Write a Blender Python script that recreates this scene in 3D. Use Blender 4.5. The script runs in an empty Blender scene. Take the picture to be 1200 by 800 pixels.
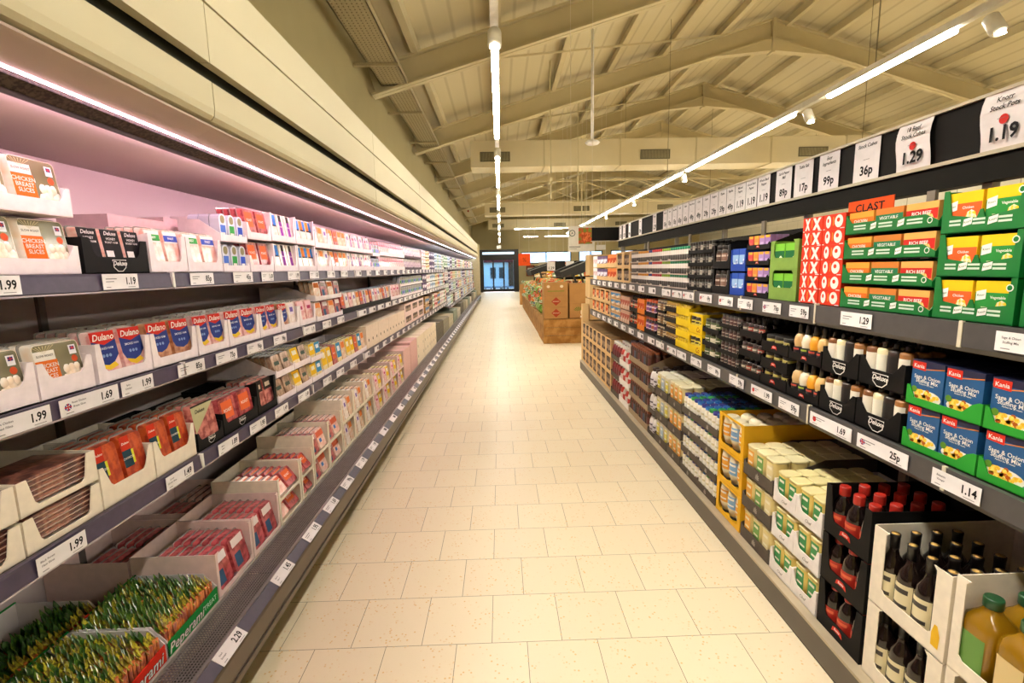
import bpy, bmesh, math, random
from mathutils import Vector, Matrix
random.seed(11)
SC = bpy.context.scene
COL = SC.collection
PI = math.pi
H = 1.6
# ------------------------------------------------------------------ materials
MATS = {}
def lin(h):
    h = h.lstrip('#')
    c = [int(h[i:i+2], 16)/255 for i in (0, 2, 4)]
    return [x/12.92 if x <= .04045 else ((x+.055)/1.055)**2.4 for x in c]
def M(hexc, rough=.55, metal=0, coat=0, var=.06, scale=14, hex2=None, emit=0, trans=0, alpha=1, bump=0, dist=None, sss=0):
    key = (hexc, rough, metal, coat, var, scale, hex2, emit, trans, alpha, bump)
    if key in MATS: return MATS[key]
    m = bpy.data.materials.new('mat_%d' % len(MATS)); m.use_nodes = True
    nt = m.node_tree; b = nt.nodes['Principled BSDF']
    c = lin(hexc)
    tc = nt.nodes.new('ShaderNodeTexCoord'); nz = nt.nodes.new('ShaderNodeTexNoise')
    nz.inputs['Scale'].default_value = scale; nz.inputs['Detail'].default_value = 2
    nt.links.new(tc.outputs['Object'], nz.inputs['Vector'])
    r = nt.nodes.new('ShaderNodeValToRGB')
    c2 = lin(hex2) if hex2 else [x*(1-var*2) for x in c]
    r.color_ramp.elements[0].color = (*c2, 1); r.color_ramp.elements[1].color = (*c, 1)
    r.color_ramp.elements[0].position = .42 if hex2 else .3; r.color_ramp.elements[1].position = .58 if hex2 else .7
    nt.links.new(nz.outputs['Fac'], r.inputs['Fac']); nt.links.new(r.outputs['Color'], b.inputs['Base Color'])
    b.inputs['Roughness'].default_value = rough; b.inputs['Metallic'].default_value = metal
    if rough >= .5 and not coat: b.inputs['Specular IOR Level'].default_value = .18
    b.inputs['Coat Weight'].default_value = coat; b.inputs['Coat Roughness'].default_value = .12
    if trans: b.inputs['Transmission Weight'].default_value = trans; b.inputs['IOR'].default_value = 1.35
    if alpha < 1: b.inputs['Alpha'].default_value = alpha
    if emit: nt.links.new(r.outputs['Color'], b.inputs['Emission Color']); b.inputs['Emission Strength'].default_value = emit
    if bump:
        bp = nt.nodes.new('ShaderNodeBump'); bp.inputs['Strength'].default_value = bump; bp.inputs['Distance'].default_value = .01
        nt.links.new(nz.outputs['Fac'], bp.inputs['Height']); nt.links.new(bp.outputs['Normal'], b.inputs['Normal'])
    MATS[key] = m
    return m
def card(h): return M(h, .75, scale=30, var=.05)
def gloss(h): return M(h, .35, coat=.4, scale=9)
def matt(h): return M(h, .7)
INK = matt('1c1a1c'); WHITE = card('f0ece6'); 
# ------------------------------------------------------------------ text
TXT = {}
def glyphs(s, shear=0.0, bold=.012):
    k = (s, shear, bold)
    if k not in TXT:
        cu = bpy.data.curves.new('t', 'FONT'); cu.body = s; cu.size = 1; cu.resolution_u = 2; cu.shear = shear
        cu.align_x = 'CENTER'; cu.align_y = 'CENTER'; cu.offset = bold
        o = bpy.data.objects.new('t', cu); COL.objects.link(o)
        dg = bpy.context.evaluated_depsgraph_get(); me = o.evaluated_get(dg).to_mesh()
        TXT[k] = ([(v.co.x, v.co.y) for v in me.vertices], [tuple(p.vertices) for p in me.polygons])
        bpy.data.objects.remove(o); bpy.data.curves.remove(cu)
    return TXT[k]
# ------------------------------------------------------------------ mesh builder
class MB:
    def __init__(s): s.v = []; s.f = []; s.m = []; s.sm = []; s.mats = []
    def mi(s, mat):
        if mat not in s.mats: s.mats.append(mat)
        return s.mats.index(mat)
    def add(s, vs, fs, mat, smooth=False):
        n = len(s.v); s.v += [tuple(p) for p in vs]; k = s.mi(mat)
        for f in fs: s.f.append(tuple(i+n for i in f)); s.m.append(k); s.sm.append(smooth)
        return s
    def box(s, x0, y0, z0, x1, y1, z1, mat):
        return s.add([(x0,y0,z0),(x1,y0,z0),(x1,y1,z0),(x0,y1,z0),(x0,y0,z1),(x1,y0,z1),(x1,y1,z1),(x0,y1,z1)],
            [(0,3,2,1),(4,5,6,7),(0,1,5,4),(1,2,6,5),(2,3,7,6),(3,0,4,7)], mat)
    def cbox(s, x0, y0, z0, x1, y1, z1, c, mat):      # chamfered vertical-edge box
        p = [(x0+c,y0),(x1-c,y0),(x1,y0+c),(x1,y1-c),(x1-c,y1),(x0+c,y1),(x0,y1-c),(x0,y0+c)]
        return s.prism(p, 'z', z0, z1, mat)
    def prism(s, pts, ax, a, b, mat, smooth=False):
        def P(p, t): return (p[0], t, p[1]) if ax == 'y' else ((t, p[0], p[1]) if ax == 'x' else (p[0], p[1], t))
        n = len(pts); ar = sum(pts[i][0]*pts[(i+1) % n][1]-pts[(i+1) % n][0]*pts[i][1] for i in range(n))
        if ar < 0: pts = pts[::-1]
        if ax == 'y': a, b = b, a
        vs = [P(p, a) for p in pts]+[P(p, b) for p in pts]
        s.add(vs, [tuple(range(n-1, -1, -1)), tuple(range(n, 2*n))], mat)
        base = len(s.v)-2*n; k = s.mi(mat)
        for i in range(n):
            j = (i+1) % n; s.f.append((base+i, base+j, base+n+j, base+n+i)); s.m.append(k); s.sm.append(smooth)
        return s
    def frus(s, pts, pts2, y0, y1, mat, smooth=True):   # outline in xz at y0 to outline at y1
        n = len(pts); vs = [(p[0], y0, p[1]) for p in pts]+[(p[0], y1, p[1]) for p in pts2]
        s.add(vs, [tuple(range(n, 2*n)), tuple(range(n-1, -1, -1))], mat)
        return s.add(vs, [(i, (i+1) % n, n+(i+1) % n, n+i) for i in range(n)], mat, smooth)
    def poly(s, pts, y, mat):                           # flat face towards -Y at y
        n = len(pts); ar = sum(pts[i][0]*pts[(i+1) % n][1]-pts[(i+1) % n][0]*pts[i][1] for i in range(n))
        if ar < 0: pts = pts[::-1]
        return s.add([(p[0], y, p[1]) for p in pts], [tuple(range(n))], mat)
    def rect(s, x0, z0, x1, z1, y, mat): return s.poly([(x0,z0),(x1,z0),(x1,z1),(x0,z1)], y, mat)
    def text(s, t, size, x, z, y, mat, shear=0, ang=0, plane='xz', sx=1, bold=.012):
        vs, fs = glyphs(t, shear, bold); c, sn = math.cos(ang), math.sin(ang)
        out = []
        for a, b in vs:
            a *= size*sx; b *= size; u, w = x+a*c-b*sn, z+a*sn+b*c
            out.append((u, y, w) if plane == 'xz' else (u, w, y))
        return s.add(out, fs, mat)
    def lathe(s, prof, mat, n=16, cx=0, cy=0, sq=0, smooth=True, a0=0, a1=None, ang=0):
        full = a1 is None; a1 = 2*PI if full else a1
        ks = n if full else n+1
        vs = []
        for r, z in prof:
            for i in range(ks):
                t = a0+(a1-a0)*i/n
                q = 1
                if sq: q = 1/((abs(math.cos(t))**sq+abs(math.sin(t))**sq)**(1/sq))
                vs.append((cx+r*q*math.cos(t+ang), cy+r*q*math.sin(t+ang), z))
        fs = []
        for j in range(len(prof)-1):
            for i in range(n):
                k = (i+1) % ks if full else i+1
                fs.append((j*ks+i, j*ks+k, (j+1)*ks+k, (j+1)*ks+i))
        s.add(vs, fs, mat, smooth)
        if full:
            b = len(s.v)-len(vs)
            km = s.mi(mat)
            if prof[0][0] > 0: s.f.append(tuple(b+i for i in range(ks-1, -1, -1))); s.m.append(km); s.sm.append(False)
            if prof[-1][0] > 0: s.f.append(tuple(b+(len(prof)-1)*ks+i for i in range(ks))); s.m.append(km); s.sm.append(False)
        return s
    def blob(s, cx, cy, cz, rx, ry, rz, mat, n=8, k=5):
        vs = []; fs = []
        for j in range(k+1):
            t = PI*j/k
            for i in range(n):
                a = 2*PI*i/n; vs.append((cx+rx*math.sin(t)*math.cos(a), cy+ry*math.sin(t)*math.sin(a), cz+rz*math.cos(t)))
        for j in range(k):
            for i in range(n): fs.append((j*n+i, (j+1)*n+i, (j+1)*n+(i+1) % n, j*n+(i+1) % n))
        return s.add(vs, fs, mat, True)
    def bar(s, p, q, w, h, mat):                        # box beam between two points
        p, q = Vector(p), Vector(q); d = (q-p).normalized()
        u = d.cross(Vector((0,0,1)));  u = Vector((1,0,0)) if u.length < 1e-4 else u.normalized()
        t = u.cross(d); vs = []
        for e in (p, q):
            for a, b in ((-1,-1),(1,-1),(1,1),(-1,1)): vs.append(e+u*a*w/2+t*b*h/2)
        return s.add(vs, [(0,1,2,3),(7,6,5,4),(0,4,5,1),(1,5,6,2),(2,6,7,3),(3,7,4,0)], mat)
    def merge(s, o, off=(0,0,0)):
        n = len(s.v); s.v += [(a+off[0], b+off[1], c+off[2]) for a, b, c in o.v]; mp = [s.mi(m) for m in o.mats]
        s.f += [tuple(i+n for i in f) for f in o.f]; s.m += [mp[i] for i in o.m]; s.sm += o.sm
        return s
    def mesh(s, name):
        me = bpy.data.meshes.new(name); me.from_pydata(s.v, [], s.f)
        for m in s.mats: me.materials.append(m)
        me.polygons.foreach_set('material_index', s.m); me.polygons.foreach_set('use_smooth', s.sm)
        me.update(); return me
def rr(w, h, r, x0=0, z0=0, n=3):                       # rounded rectangle outline centred on x0, bottom z0
    o = []
    for cx, cz, a in ((w/2-r, r, -PI/2), (w/2-r, h-r, 0), (-w/2+r, h-r, PI/2), (-w/2+r, r, PI)):
        for i in range(n+1):
            t = a+PI/2*i/n; o.append((x0+cx+r*math.cos(t), z0+cz+r*math.sin(t)))
    return o
# ------------------------------------------------------------------ objects
def props(o, label=None, cat=None, group=None, kind=None):
    if label: o['label'] = label
    if cat: o['category'] = cat
    if group: o['group'] = group
    if kind: o['kind'] = kind
def obj(name, mb, parent=None, label=None, cat=None, group=None, kind=None, loc=None):
    me = mb.mesh(name) if isinstance(mb, MB) else mb
    o = bpy.data.objects.new(name, me); COL.objects.link(o)
    if parent: o.parent = parent
    if loc: o.location = loc
    props(o, label, cat, group, kind); return o
def empty(name, loc=(0,0,0), rz=0, label=None, cat=None, group=None):
    o = bpy.data.objects.new(name, None); COL.objects.link(o); o.location = loc; o.rotation_euler = (0,0,rz)
    o.empty_display_size = .05
    props(o, label, cat, group); return o
class Proto:
    def __init__(s, name, cat, parts, d=.05, w=.1):
        s.name, s.cat, s.parts, s.d, s.w = name, cat, parts, d, w   # parts: [(name, MB, [subparts])]
        s.cache = {}; s.joined = None; s.master = None
    def join(s):
        if s.joined is None:
            j = MB()
            for p in s.parts:
                j.merge(p[1])
                for q in (p[2] if len(p) > 2 else []): j.merge(q[1])
            s.joined = j.mesh(s.name)
        return s.joined
    def build(s):                                        # first full instance
        if s.master is None:
            s.meshes = [(p[0], p[1].mesh(p[0]), [(q[0], q[1].mesh(q[0])) for q in (p[2] if len(p) > 2 else [])]) for p in s.parts]
            s.master = True
    def inst(s, loc, rz, label, group=None, far=False, tilt=0, cat=None):
        if far or len(s.parts) == 1:
            o = bpy.data.objects.new(s.name, s.join()); COL.objects.link(o)
        else:
            s.build()
            o = bpy.data.objects.new(s.name, None); COL.objects.link(o); o.empty_display_size = .05
            for n, me, sub in s.meshes:
                c = bpy.data.objects.new(n, me); COL.objects.link(c); c.parent = o
                for n2, m2 in sub:
                    e = bpy.data.objects.new(n2, m2); COL.objects.link(e); e.parent = c
        o.location = loc; o.rotation_euler = (tilt, 0, rz)
        props(o, label, cat or s.cat, group); return o
LOGLAB = {}
# ------------------------------------------------------------------ camera
def camera():
    f = 572.; vp = (586, 314.5)
    Y = Vector(((vp[0]-600)/f, -(vp[1]-400)/f, -1)).normalized()
    a = Vector((1, .021, 0)); X = (a-a.dot(Y)*Y).normalized(); Z = X.cross(Y)
    R = Matrix((X, Y, Z)).to_4x4()
    cd = bpy.data.cameras.new('camera'); c = bpy.data.objects.new('camera', cd); COL.objects.link(c)
    cd.sensor_width = 36; cd.lens = f*36/1200; cd.clip_start = .05; cd.clip_end = 200
    c.matrix_world = Matrix.Translation((0, 0, H)) @ R
    SC.camera = c
camera()
SC.view_settings.view_transform = 'Standard'; SC.view_settings.look = 'None'
SC.view_settings.gamma = 1; SC.view_settings.use_curve_mapping = False
SC.view_settings.exposure = 1.0
SC.cycles.use_denoising = True
SC.cycles.max_bounces = 7; SC.cycles.diffuse_bounces = 4; SC.cycles.glossy_bounces = 3; SC.cycles.transparent_max_bounces = 8
SC.cycles.caustics_reflective = False; SC.cycles.caustics_refractive = False
SC.cycles.sample_clamp_indirect = 4
def nodemat(name):
    m = bpy.data.materials.new(name); m.use_nodes = True; return m, m.node_tree, m.node_tree.nodes['Principled BSDF']
LT, LP, LP2, SPOTW = 31.0, 10.0, 32.0, 55.0
# ================================================================== SETTING
XW, XR, Y0, Y1 = -1.95, 14.6, -7.0, 36.0     # side walls, rear and far walls
EAVE, RX, RZ = 4.85, 6.35, 7.25
def floor_mat():
    m, nt, b = nodemat('floor_tiles'); N = nt.nodes.new; L = nt.links.new
    tc = N('ShaderNodeTexCoord'); mp = N('ShaderNodeMapping'); L(tc.outputs['Object'], mp.inputs['Vector'])
    mp.inputs['Location'].default_value = (.07+.0765+.079, -1.897+.31*20, 0)
    br = N('ShaderNodeTexBrick'); L(mp.outputs['Vector'], br.inputs['Vector'])
    br.inputs['Scale'].default_value = 1; br.inputs['Brick Width'].default_value = .304; br.inputs['Row Height'].default_value = .31
    br.inputs['Mortar Size'].default_value = .0014; br.inputs['Mortar Smooth'].default_value = .1; br.inputs['Bias'].default_value = 0
    br.offset = .5
    br.inputs['Color1'].default_value = (*lin('eedfc0'), 1); br.inputs['Color2'].default_value = (*lin('eadabb'), 1)
    br.inputs['Mortar'].default_value = (*lin('8a7a5c'), 1)
    vo = N('ShaderNodeTexVoronoi'); vo.inputs['Scale'].default_value = 48; L(tc.outputs['Object'], vo.inputs['Vector'])
    nz = N('ShaderNodeTexNoise'); nz.inputs['Scale'].default_value = 9; L(tc.outputs['Object'], nz.inputs['Vector'])
    r1 = N('ShaderNodeValToRGB'); r1.color_ramp.elements[0].position = .17; r1.color_ramp.elements[1].position = .25
    r1.color_ramp.elements[0].color = (1,1,1,1); r1.color_ramp.elements[1].color = (0,0,0,1); L(vo.outputs['Distance'], r1.inputs['Fac'])
    r2 = N('ShaderNodeValToRGB'); r2.color_ramp.elements[0].position = .42; r2.color_ramp.elements[1].position = .56; L(nz.outputs['Fac'], r2.inputs['Fac'])
    mu = N('ShaderNodeMath'); mu.operation = 'MULTIPLY'; L(r1.outputs['Color'], mu.inputs[0]); L(r2.outputs['Color'], mu.inputs[1])
    mx = N('ShaderNodeMix'); mx.data_type = 'RGBA'; L(mu.outputs[0], mx.inputs['Factor']); L(br.outputs['Color'], mx.inputs['A'])
    mx.inputs['B'].default_value = (*lin('dfbb80'), 1)
    L(mx.outputs['Result'], b.inputs['Base Color'])
    b.inputs['Roughness'].default_value = .38; b.inputs['Specular IOR Level'].default_value = .4
    bp = N('ShaderNodeBump'); bp.invert = True; bp.inputs['Strength'].default_value = .2; bp.inputs['Distance'].default_value = .002
    L(br.outputs['Fac'], bp.inputs['Height']); L(bp.outputs['Normal'], b.inputs['Normal'])
    return m
def deck_mat():      # profiled white roof lining
    m, nt, b = nodemat('roof_lining'); N = nt.nodes.new; L = nt.links.new
    tc = N('ShaderNodeTexCoord'); wv = N('ShaderNodeTexWave'); wv.wave_type = 'BANDS'; wv.bands_direction = 'X'
    wv.inputs['Scale'].default_value = 1.0; wv.inputs['Distortion'].default_value = 0
    L(tc.outputs['Object'], wv.inputs['Vector'])
    r = N('ShaderNodeValToRGB'); r.color_ramp.elements[0].position = 0; r.color_ramp.elements[1].position = .12
    r.color_ramp.elements[0].color = (*lin('b5a883'), 1); r.color_ramp.elements[1].color = (*lin('c8bc95'), 1)
    L(wv.outputs['Fac'], r.inputs['Fac']); L(r.outputs['Color'], b.inputs['Base Color']); b.inputs['Roughness'].default_value = .6
    bp = N('ShaderNodeBump'); bp.inputs['Strength'].default_value = .2; bp.inputs['Distance'].default_value = .01
    L(wv.outputs['Fac'], bp.inputs['Height']); L(bp.outputs['Normal'], b.inputs['Normal']); return m
def panel_mat(c, pw, ph, mortar='9b9274'):
    m, nt, b = nodemat('wall_panels'); N = nt.nodes.new; L = nt.links.new
    tc = N('ShaderNodeTexCoord'); sp = N('ShaderNodeSeparateXYZ'); L(tc.outputs['Object'], sp.inputs[0])
    ad = N('ShaderNodeMath'); L(sp.outputs[0], ad.inputs[0]); L(sp.outputs[1], ad.inputs[1])
    cb = N('ShaderNodeCombineXYZ'); L(ad.outputs[0], cb.inputs[0]); L(sp.outputs[2], cb.inputs[1])
    br = N('ShaderNodeTexBrick'); L(cb.outputs[0], br.inputs['Vector']); br.inputs['Scale'].default_value = 1
    br.inputs['Brick Width'].default_value = pw; br.inputs['Row Height'].default_value = ph; br.inputs['Mortar Size'].default_value = .006
    br.inputs['Color1'].default_value = (*lin(c), 1); br.inputs['Color2'].default_value = (*lin(c), 1); br.inputs['Mortar'].default_value = (*lin(mortar), 1)
    L(br.outputs['Color'], b.inputs['Base Color']); b.inputs['Roughness'].default_value = .55; return m
PAINT = M('c9bc94', .55, scale=3, var=.03); WALLP = M('978a60', .7, scale=2, var=.03); FARW = M('bdae7e', .7, scale=2, var=.03)
def S(name, mb, **k): return obj(name, mb, kind='structure', **k)
fm = MB().box(XW-.2, Y0, -.05, XR, Y1+4, 0, floor_mat()); S('floor', fm)
S('wall_left', MB().box(XW-.2, Y0, 0, XW, Y1, EAVE, WALLP))
S('wall_right', MB().box(XR, Y0, 0, XR+.2, Y1, EAVE, panel_mat('cfc7ab', .9, .6)))
S('wall_rear', MB().prism([(XW,0),(XR,0),(XR,EAVE),(RX,RZ),(XW,EAVE)], 'y', Y0-.2, Y0, FARW))
dk = deck_mat(); c = MB()
for sx in (0, 1):
    xe = XW if sx == 0 else XR
    c.add([(xe,Y0,EAVE),(RX,Y0,RZ),(RX,Y1,RZ),(xe,Y1,EAVE),(xe,Y0,EAVE+.1),(RX,Y0,RZ+.1),(RX,Y1,RZ+.1),(xe,Y1,EAVE+.1)],
          [(0,1,2,3),(7,6,5,4)], dk)
S('ceiling', c)
def roofz(x): return EAVE+(RZ-EAVE)*(x-XW)/(RX-XW) if x < RX else EAVE+(RZ-EAVE)*(XR-x)/(XR-RX)
# far wall with the door opening and a ribbon of windows
w = MB()
DX0, DX1, DZ = -1.3, 1.12, 2.75
wins = [(1.55, 5.2, 1.9, 2.75), (5.75, 7.5, 1.9, 2.75), (8.1, 10.0, 1.9, 2.75), (10.6, 12.8, 1.9, 2.75)]
w.box(XW, Y1, DZ, XR, Y1+.2, EAVE, FARW); w.box(XW, Y1, 0, DX0, Y1+.2, DZ, FARW)
xs = DX1
for a, b_, z0, z1 in wins:
    w.box(xs, Y1, 0, a, Y1+.2, DZ, FARW); w.box(a, Y1, 0, b_, Y1+.2, z0, FARW); xs = b_
w.box(xs, Y1, 0, XR, Y1+.2, DZ, FARW)
w.prism([(XW,EAVE),(XR,EAVE),(RX,RZ)], 'y', Y1, Y1+.2, FARW)
S('wall_far', w)
SKYGL = M('9cc4e8', .3, emit=1.1, var=.15, scale=1.5, hex2='c9def0'); DARKF = M('2a2a26', .5)
for i, (a, b_, z0, z1) in enumerate(wins):
    e = empty('window_%d' % (i+1)); e['kind'] = 'structure'
    m = MB()
    for q in (z0, z1-.06): m.box(a, Y1-.02, q, b_, Y1+.08, q+.06, DARKF)
    for q in (a, (a+b_)/2-.03, b_-.06): m.box(q, Y1-.021, z0, q+.06, Y1+.079, z1, DARKF)
    obj('window_frame', m, e); obj('window_pane', MB().box(a, Y1+.085, z0, b_, Y1+.1, z1, SKYGL), e)
# entrance door: dark lobby, glazed leaves, view outside
e = empty('door_1'); e['kind'] = 'structure'
D = M('111210', .4); GL = M('9fb6c0', .05, trans=1, var=.01)
m = MB()
YD = 33.6
m.box(DX0-.12, YD, 0, DX0+.12, Y1, DZ, D); m.box(DX1-.15, YD, 0, DX1+.15, Y1, DZ, D); m.box(DX0-.12, YD, DZ, DX1+.15, Y1, DZ+.12, D)
m.box(DX0+.12, YD, 2.25, DX1-.15, YD+.1, 2.55, D); m.box(DX0+.12, YD, 2.7, DX1-.15, YD+.1, 2.75, D)
obj('lobby_frame', m, e)
for q in range(3):
    x0 = DX0+.12+q*.717; m = MB()
    for a, b_ in ((x0, x0+.05), (x0+.667, x0+.717)): m.box(a, YD+.02, .03, b_, YD+.07, 2.25, D)
    m.box(x0+.05, YD+.02, .03, x0+.667, YD+.07, .22, D); m.box(x0+.05, YD+.02, 2.17, x0+.667, YD+.07, 2.25, D)
    lf = obj('door_leaf', m, e); obj('glass_pane', MB().box(x0+.05, YD+.04, .22, x0+.667, YD+.05, 2.17, GL), lf)
obj('transom_glass', MB().box(DX0+.12, YD+.04, 2.55, DX1-.15, YD+.05, 2.7, M('b8d8ee', .3, emit=.9)), e)
# what stands outside the doors: pavement, a pale shop front and planters, lit by the sky
S('pavement', MB().box(-8, Y1+4, -.06, 9, Y1+16, -.01, M('6a7684', .9, hex2='56626e', scale=2)))
o = empty('outdoor_building', (0, Y1+9, 0), 0, 'pale blue house front seen through the glass entrance doors', 'building')
m = MB().box(-5, 0, 0, 6, 2, 2.2, M('b8d0e2', .8)); m.prism([(-5,2.2),(6,2.2),(.5,3.6)], 'y', 0, 2, M('7c9fb8', .8)); obj('wall', m, o)
obj('roof', MB().box(-5.3, -.3, 3.3, 6.3, 2.2, 3.6, M('5b4b4f', .8)), o)
obj('awning', MB().box(-2.2, -.5, 2.15, 3, 0, 2.5, M('5c2428', .8)), o)
obj('brick_wing', MB().box(.75, -.2, 0, 3, 0, 2.15, M('4a3c30', .9)), o)
for xx in (-.9, -.1):
    obj('window', MB().box(xx, -.05, .7, xx+.5, 0, 1.7, M('26323c', .3)), o)
for i, (xx, hh) in enumerate(((-.95, 1.1), (-.2, .9), (.35, .9))):
    q = empty('shopping_trolley', (xx, Y1+2.4, 0), 0, ('tall', 'middle', 'end')[i]+' pale trolley parked outside the entrance doors', 'trolley')
    T = M('b4c6d4', .3, metal=.6); m = MB()
    for k in range(6):
        m.box(-.24, 0+k*.12, .45, .24, .012+k*.12, .46, T); m.box(-.24, k*.12, .45, -.23, k*.12+.012, hh, T); m.box(.23, k*.12, .45, .24, k*.12+.012, hh, T)
    for k in range(5): m.box(-.24+k*.117, 0, .45, -.23+k*.117, .012, hh, T)
    obj('basket', m, q); obj('frame', MB().box(-.24, 0, .15, -.21, .6, .18, T).box(.21, 0, .15, .24, .6, .18, T).box(-.24, .3, .15, -.22, .33, .45, T).box(.22, .3, .15, .24, .33, .45, T), q)
    for a in (-.22, .22):
        for b_ in (.02, .56): obj('wheel', MB().lathe([(.0,.0),(.05,.03),(.05,.12),(0,.15)], D, 8, a, b_), q)
# ------------------------------------------------------------------ roof steel
def ibeam(mb, p, q, dep, fl, mat):
    up = Vector((0,0,1)); p, q = Vector(p), Vector(q)
    mb.bar(p-up*dep/2, q-up*dep/2, .03, dep, mat)
    mb.bar(p-up*.015, q-up*.015, fl, .03, mat); mb.bar(p-up*(dep-.015), q-up*(dep-.015), fl, .03, mat)
names = ['rafter frame behind the camera'] 
RY = [-3.4, .45, 4.3, 8.1, 11.95, 15.8, 19.7, 23.6, 27.5, 31.4]
ordn = ['second', 'third', 'fourth', 'fifth', 'sixth', 'seventh', 'eighth', 'ninth', 'tenth']
for i, y in enumerate(RY):
    e = empty('roof_frame', (0, y, 0), 0, 'cream steel pitched roof frame, %s along the aisle' % (['rearmost']+ordn)[i], 'roof frame', 'pitched roof frames')
    for s, xe in ((0, XW+.05), (1, XR-.05)):
        m = MB(); z0 = EAVE-.17
        ibeam(m, (xe, 0, z0), (RX, 0, RZ-.17), .42, .2, PAINT)
        d = 1 if s == 0 else -1
        # haunches at eaves and ridge
        m.prism([(RX, RZ-.55), (RX-d*1.5, roofz(RX-d*1.5)-.55), (RX, RZ-.85)], 'y', -.09, .09, PAINT)
        obj('rafter', m, e)
    obj('ridge_plate', MB().box(RX-.03, -.12, RZ-.9, RX+.03, .12, RZ-.17, PAINT), e)
pur = []
for k in range(13):
    x = XW+.75+k*1.27
    if abs(x-RX) < .35: x += .3
    z = roofz(x)-.02
    obj('roof_purlin', MB().box(x-.03, Y0, z-.17, x+.03, Y1, z, PAINT).box(x-.07, Y0, z-.19, x+.03, Y1, z-.17, PAINT),
        label='long cream purlin under the roof lining, %s counted from the cable tray wall' % (['first']+ordn+['eleventh', 'twelfth', 'thirteenth'])[k], cat='purlin', group='roof purlins')
e = empty('bracing_truss', (0, 19.7, 0), 0, 'cream lattice bracing truss behind the big air duct', 'truss')
m = MB().box(-.9, .25, 4.15, XR-1, .33, 4.23, PAINT); m.box(-.9, .25, 4.95, XR-1, .33, 5.03, PAINT); obj('chord', m, e)
for k in range(7):
    x = -.9+k*2.1
    obj('brace', MB().bar((x, .29, 4.2), (x+2.1, .29, 5.0), .05, .05, PAINT).bar((x, .29, 5.0), (x+2.1, .29, 4.2), .04, .04, PAINT), e)
for i, y in enumerate((9.9, 13.9, 17.7)):
    e = empty('wind_brace', (0, y, 0), 0, 'thin diagonal brace beneath the roof, %s from the camera' % ['first', 'second', 'third'][i], 'brace')
    obj('brace_rod', MB().bar((XW+.3, -1.6, EAVE-.1), (RX-1.2, 1.8, roofz(RX-1.2)-.25), .035, .035, PAINT), e)
# air ducts
GR = M('6d6954', .6)
for i, (y, xl) in enumerate(((13.3, -.7), (25., -.7), (34., -.72))):
    e = empty('air_duct', (0, y, 0), 0, ['wide cream air duct crossing the roof, closest one with a grille', 'second cream air duct crossing the hall', 'far cream air duct by the entrance wall'][i], 'air duct')
    dd = .8 if i < 2 else .6
    m = MB().prism([(0,4.22),(dd,4.22),(dd,4.88),(0,4.88)], 'x', xl, XR-.6, M('dccfa8', .5, scale=2, var=.03))
    for k in range(8): m.box(xl+1.9+k*2, -.012, 4.2, xl+1.94+k*2, dd, 4.9, PAINT)
    obj('duct_body', m, e)
    for k in range(4):
        gx = -.45+k*4.2
        g = MB().box(gx, -.02, 4.36, gx+.78, -.002, 4.6, GR)
        for t in range(24): g.box(gx+.02+t*.031, -.03, 4.38, gx+.034+t*.031, -.018, 4.58, M('a59b78', .5))
        obj('vent_grille', g, e)
# cable tray along the wall
m = MB(); TR = M('b9ab82', .45, metal=.2, scale=60, var=.12); TH = M('7d7253', .8)
for x in (-1.76, -1.36): m.box(x, Y0, 4.42, x+.015, 31, 4.50, TR)
m.box(-1.76, Y0, 4.42, -1.345, 31, 4.425, TR)
e = empty('cable_tray', (0,0,0), 0, 'long perforated cable tray along the olive wall', 'cable tray'); obj('tray_channel', m, e)
m = MB()
for k in range(260):
    y = 1.5+k*.06
    for j in range(7): m.box(-1.73+j*.053, y, 4.4185, -1.715+j*.053, y+.022, 4.4195, TH)
o = obj('slot_holes', m, e)
for k in range(9): obj('bracket', MB().box(-1.94, 3.0+k*2.1, 4.38, -1.33, 3.05+k*2.1, 4.415, TR), e)
obj('red_sensor', MB().blob(-1.45, 24, 4.34, .05, .05, .05, M('a03024', .4)), e)
for k in range(4):
    y = (10.5, 12.6, 17.5, 22)[k]
    obj('sprinkler_pipe', MB().bar((1.1+.9*k, y, 3.0+.2*k), (1.1+.9*k, y, roofz(1.1+.9*k)-.04), .025, .025, PAINT),
        label='thin vertical cream conduit dropping from the roof, %s from the camera' % ['first', 'second', 'third', 'fourth'][k], cat='pipe')
e = empty('smoke_sensor', (1.68, 9, 3.72), 0, 'white round sensor hanging on a long rod above the aisle', 'sensor')
obj('rod', MB().lathe([(.025, .05), (.025, roofz(1.68)-3.72)], WHITE, 10), e)
obj('sensor_head', MB().lathe([(0,0), (.1,.01), (.13,.04), (.1,.07), (0,.08)], WHITE, 18), e)
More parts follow.
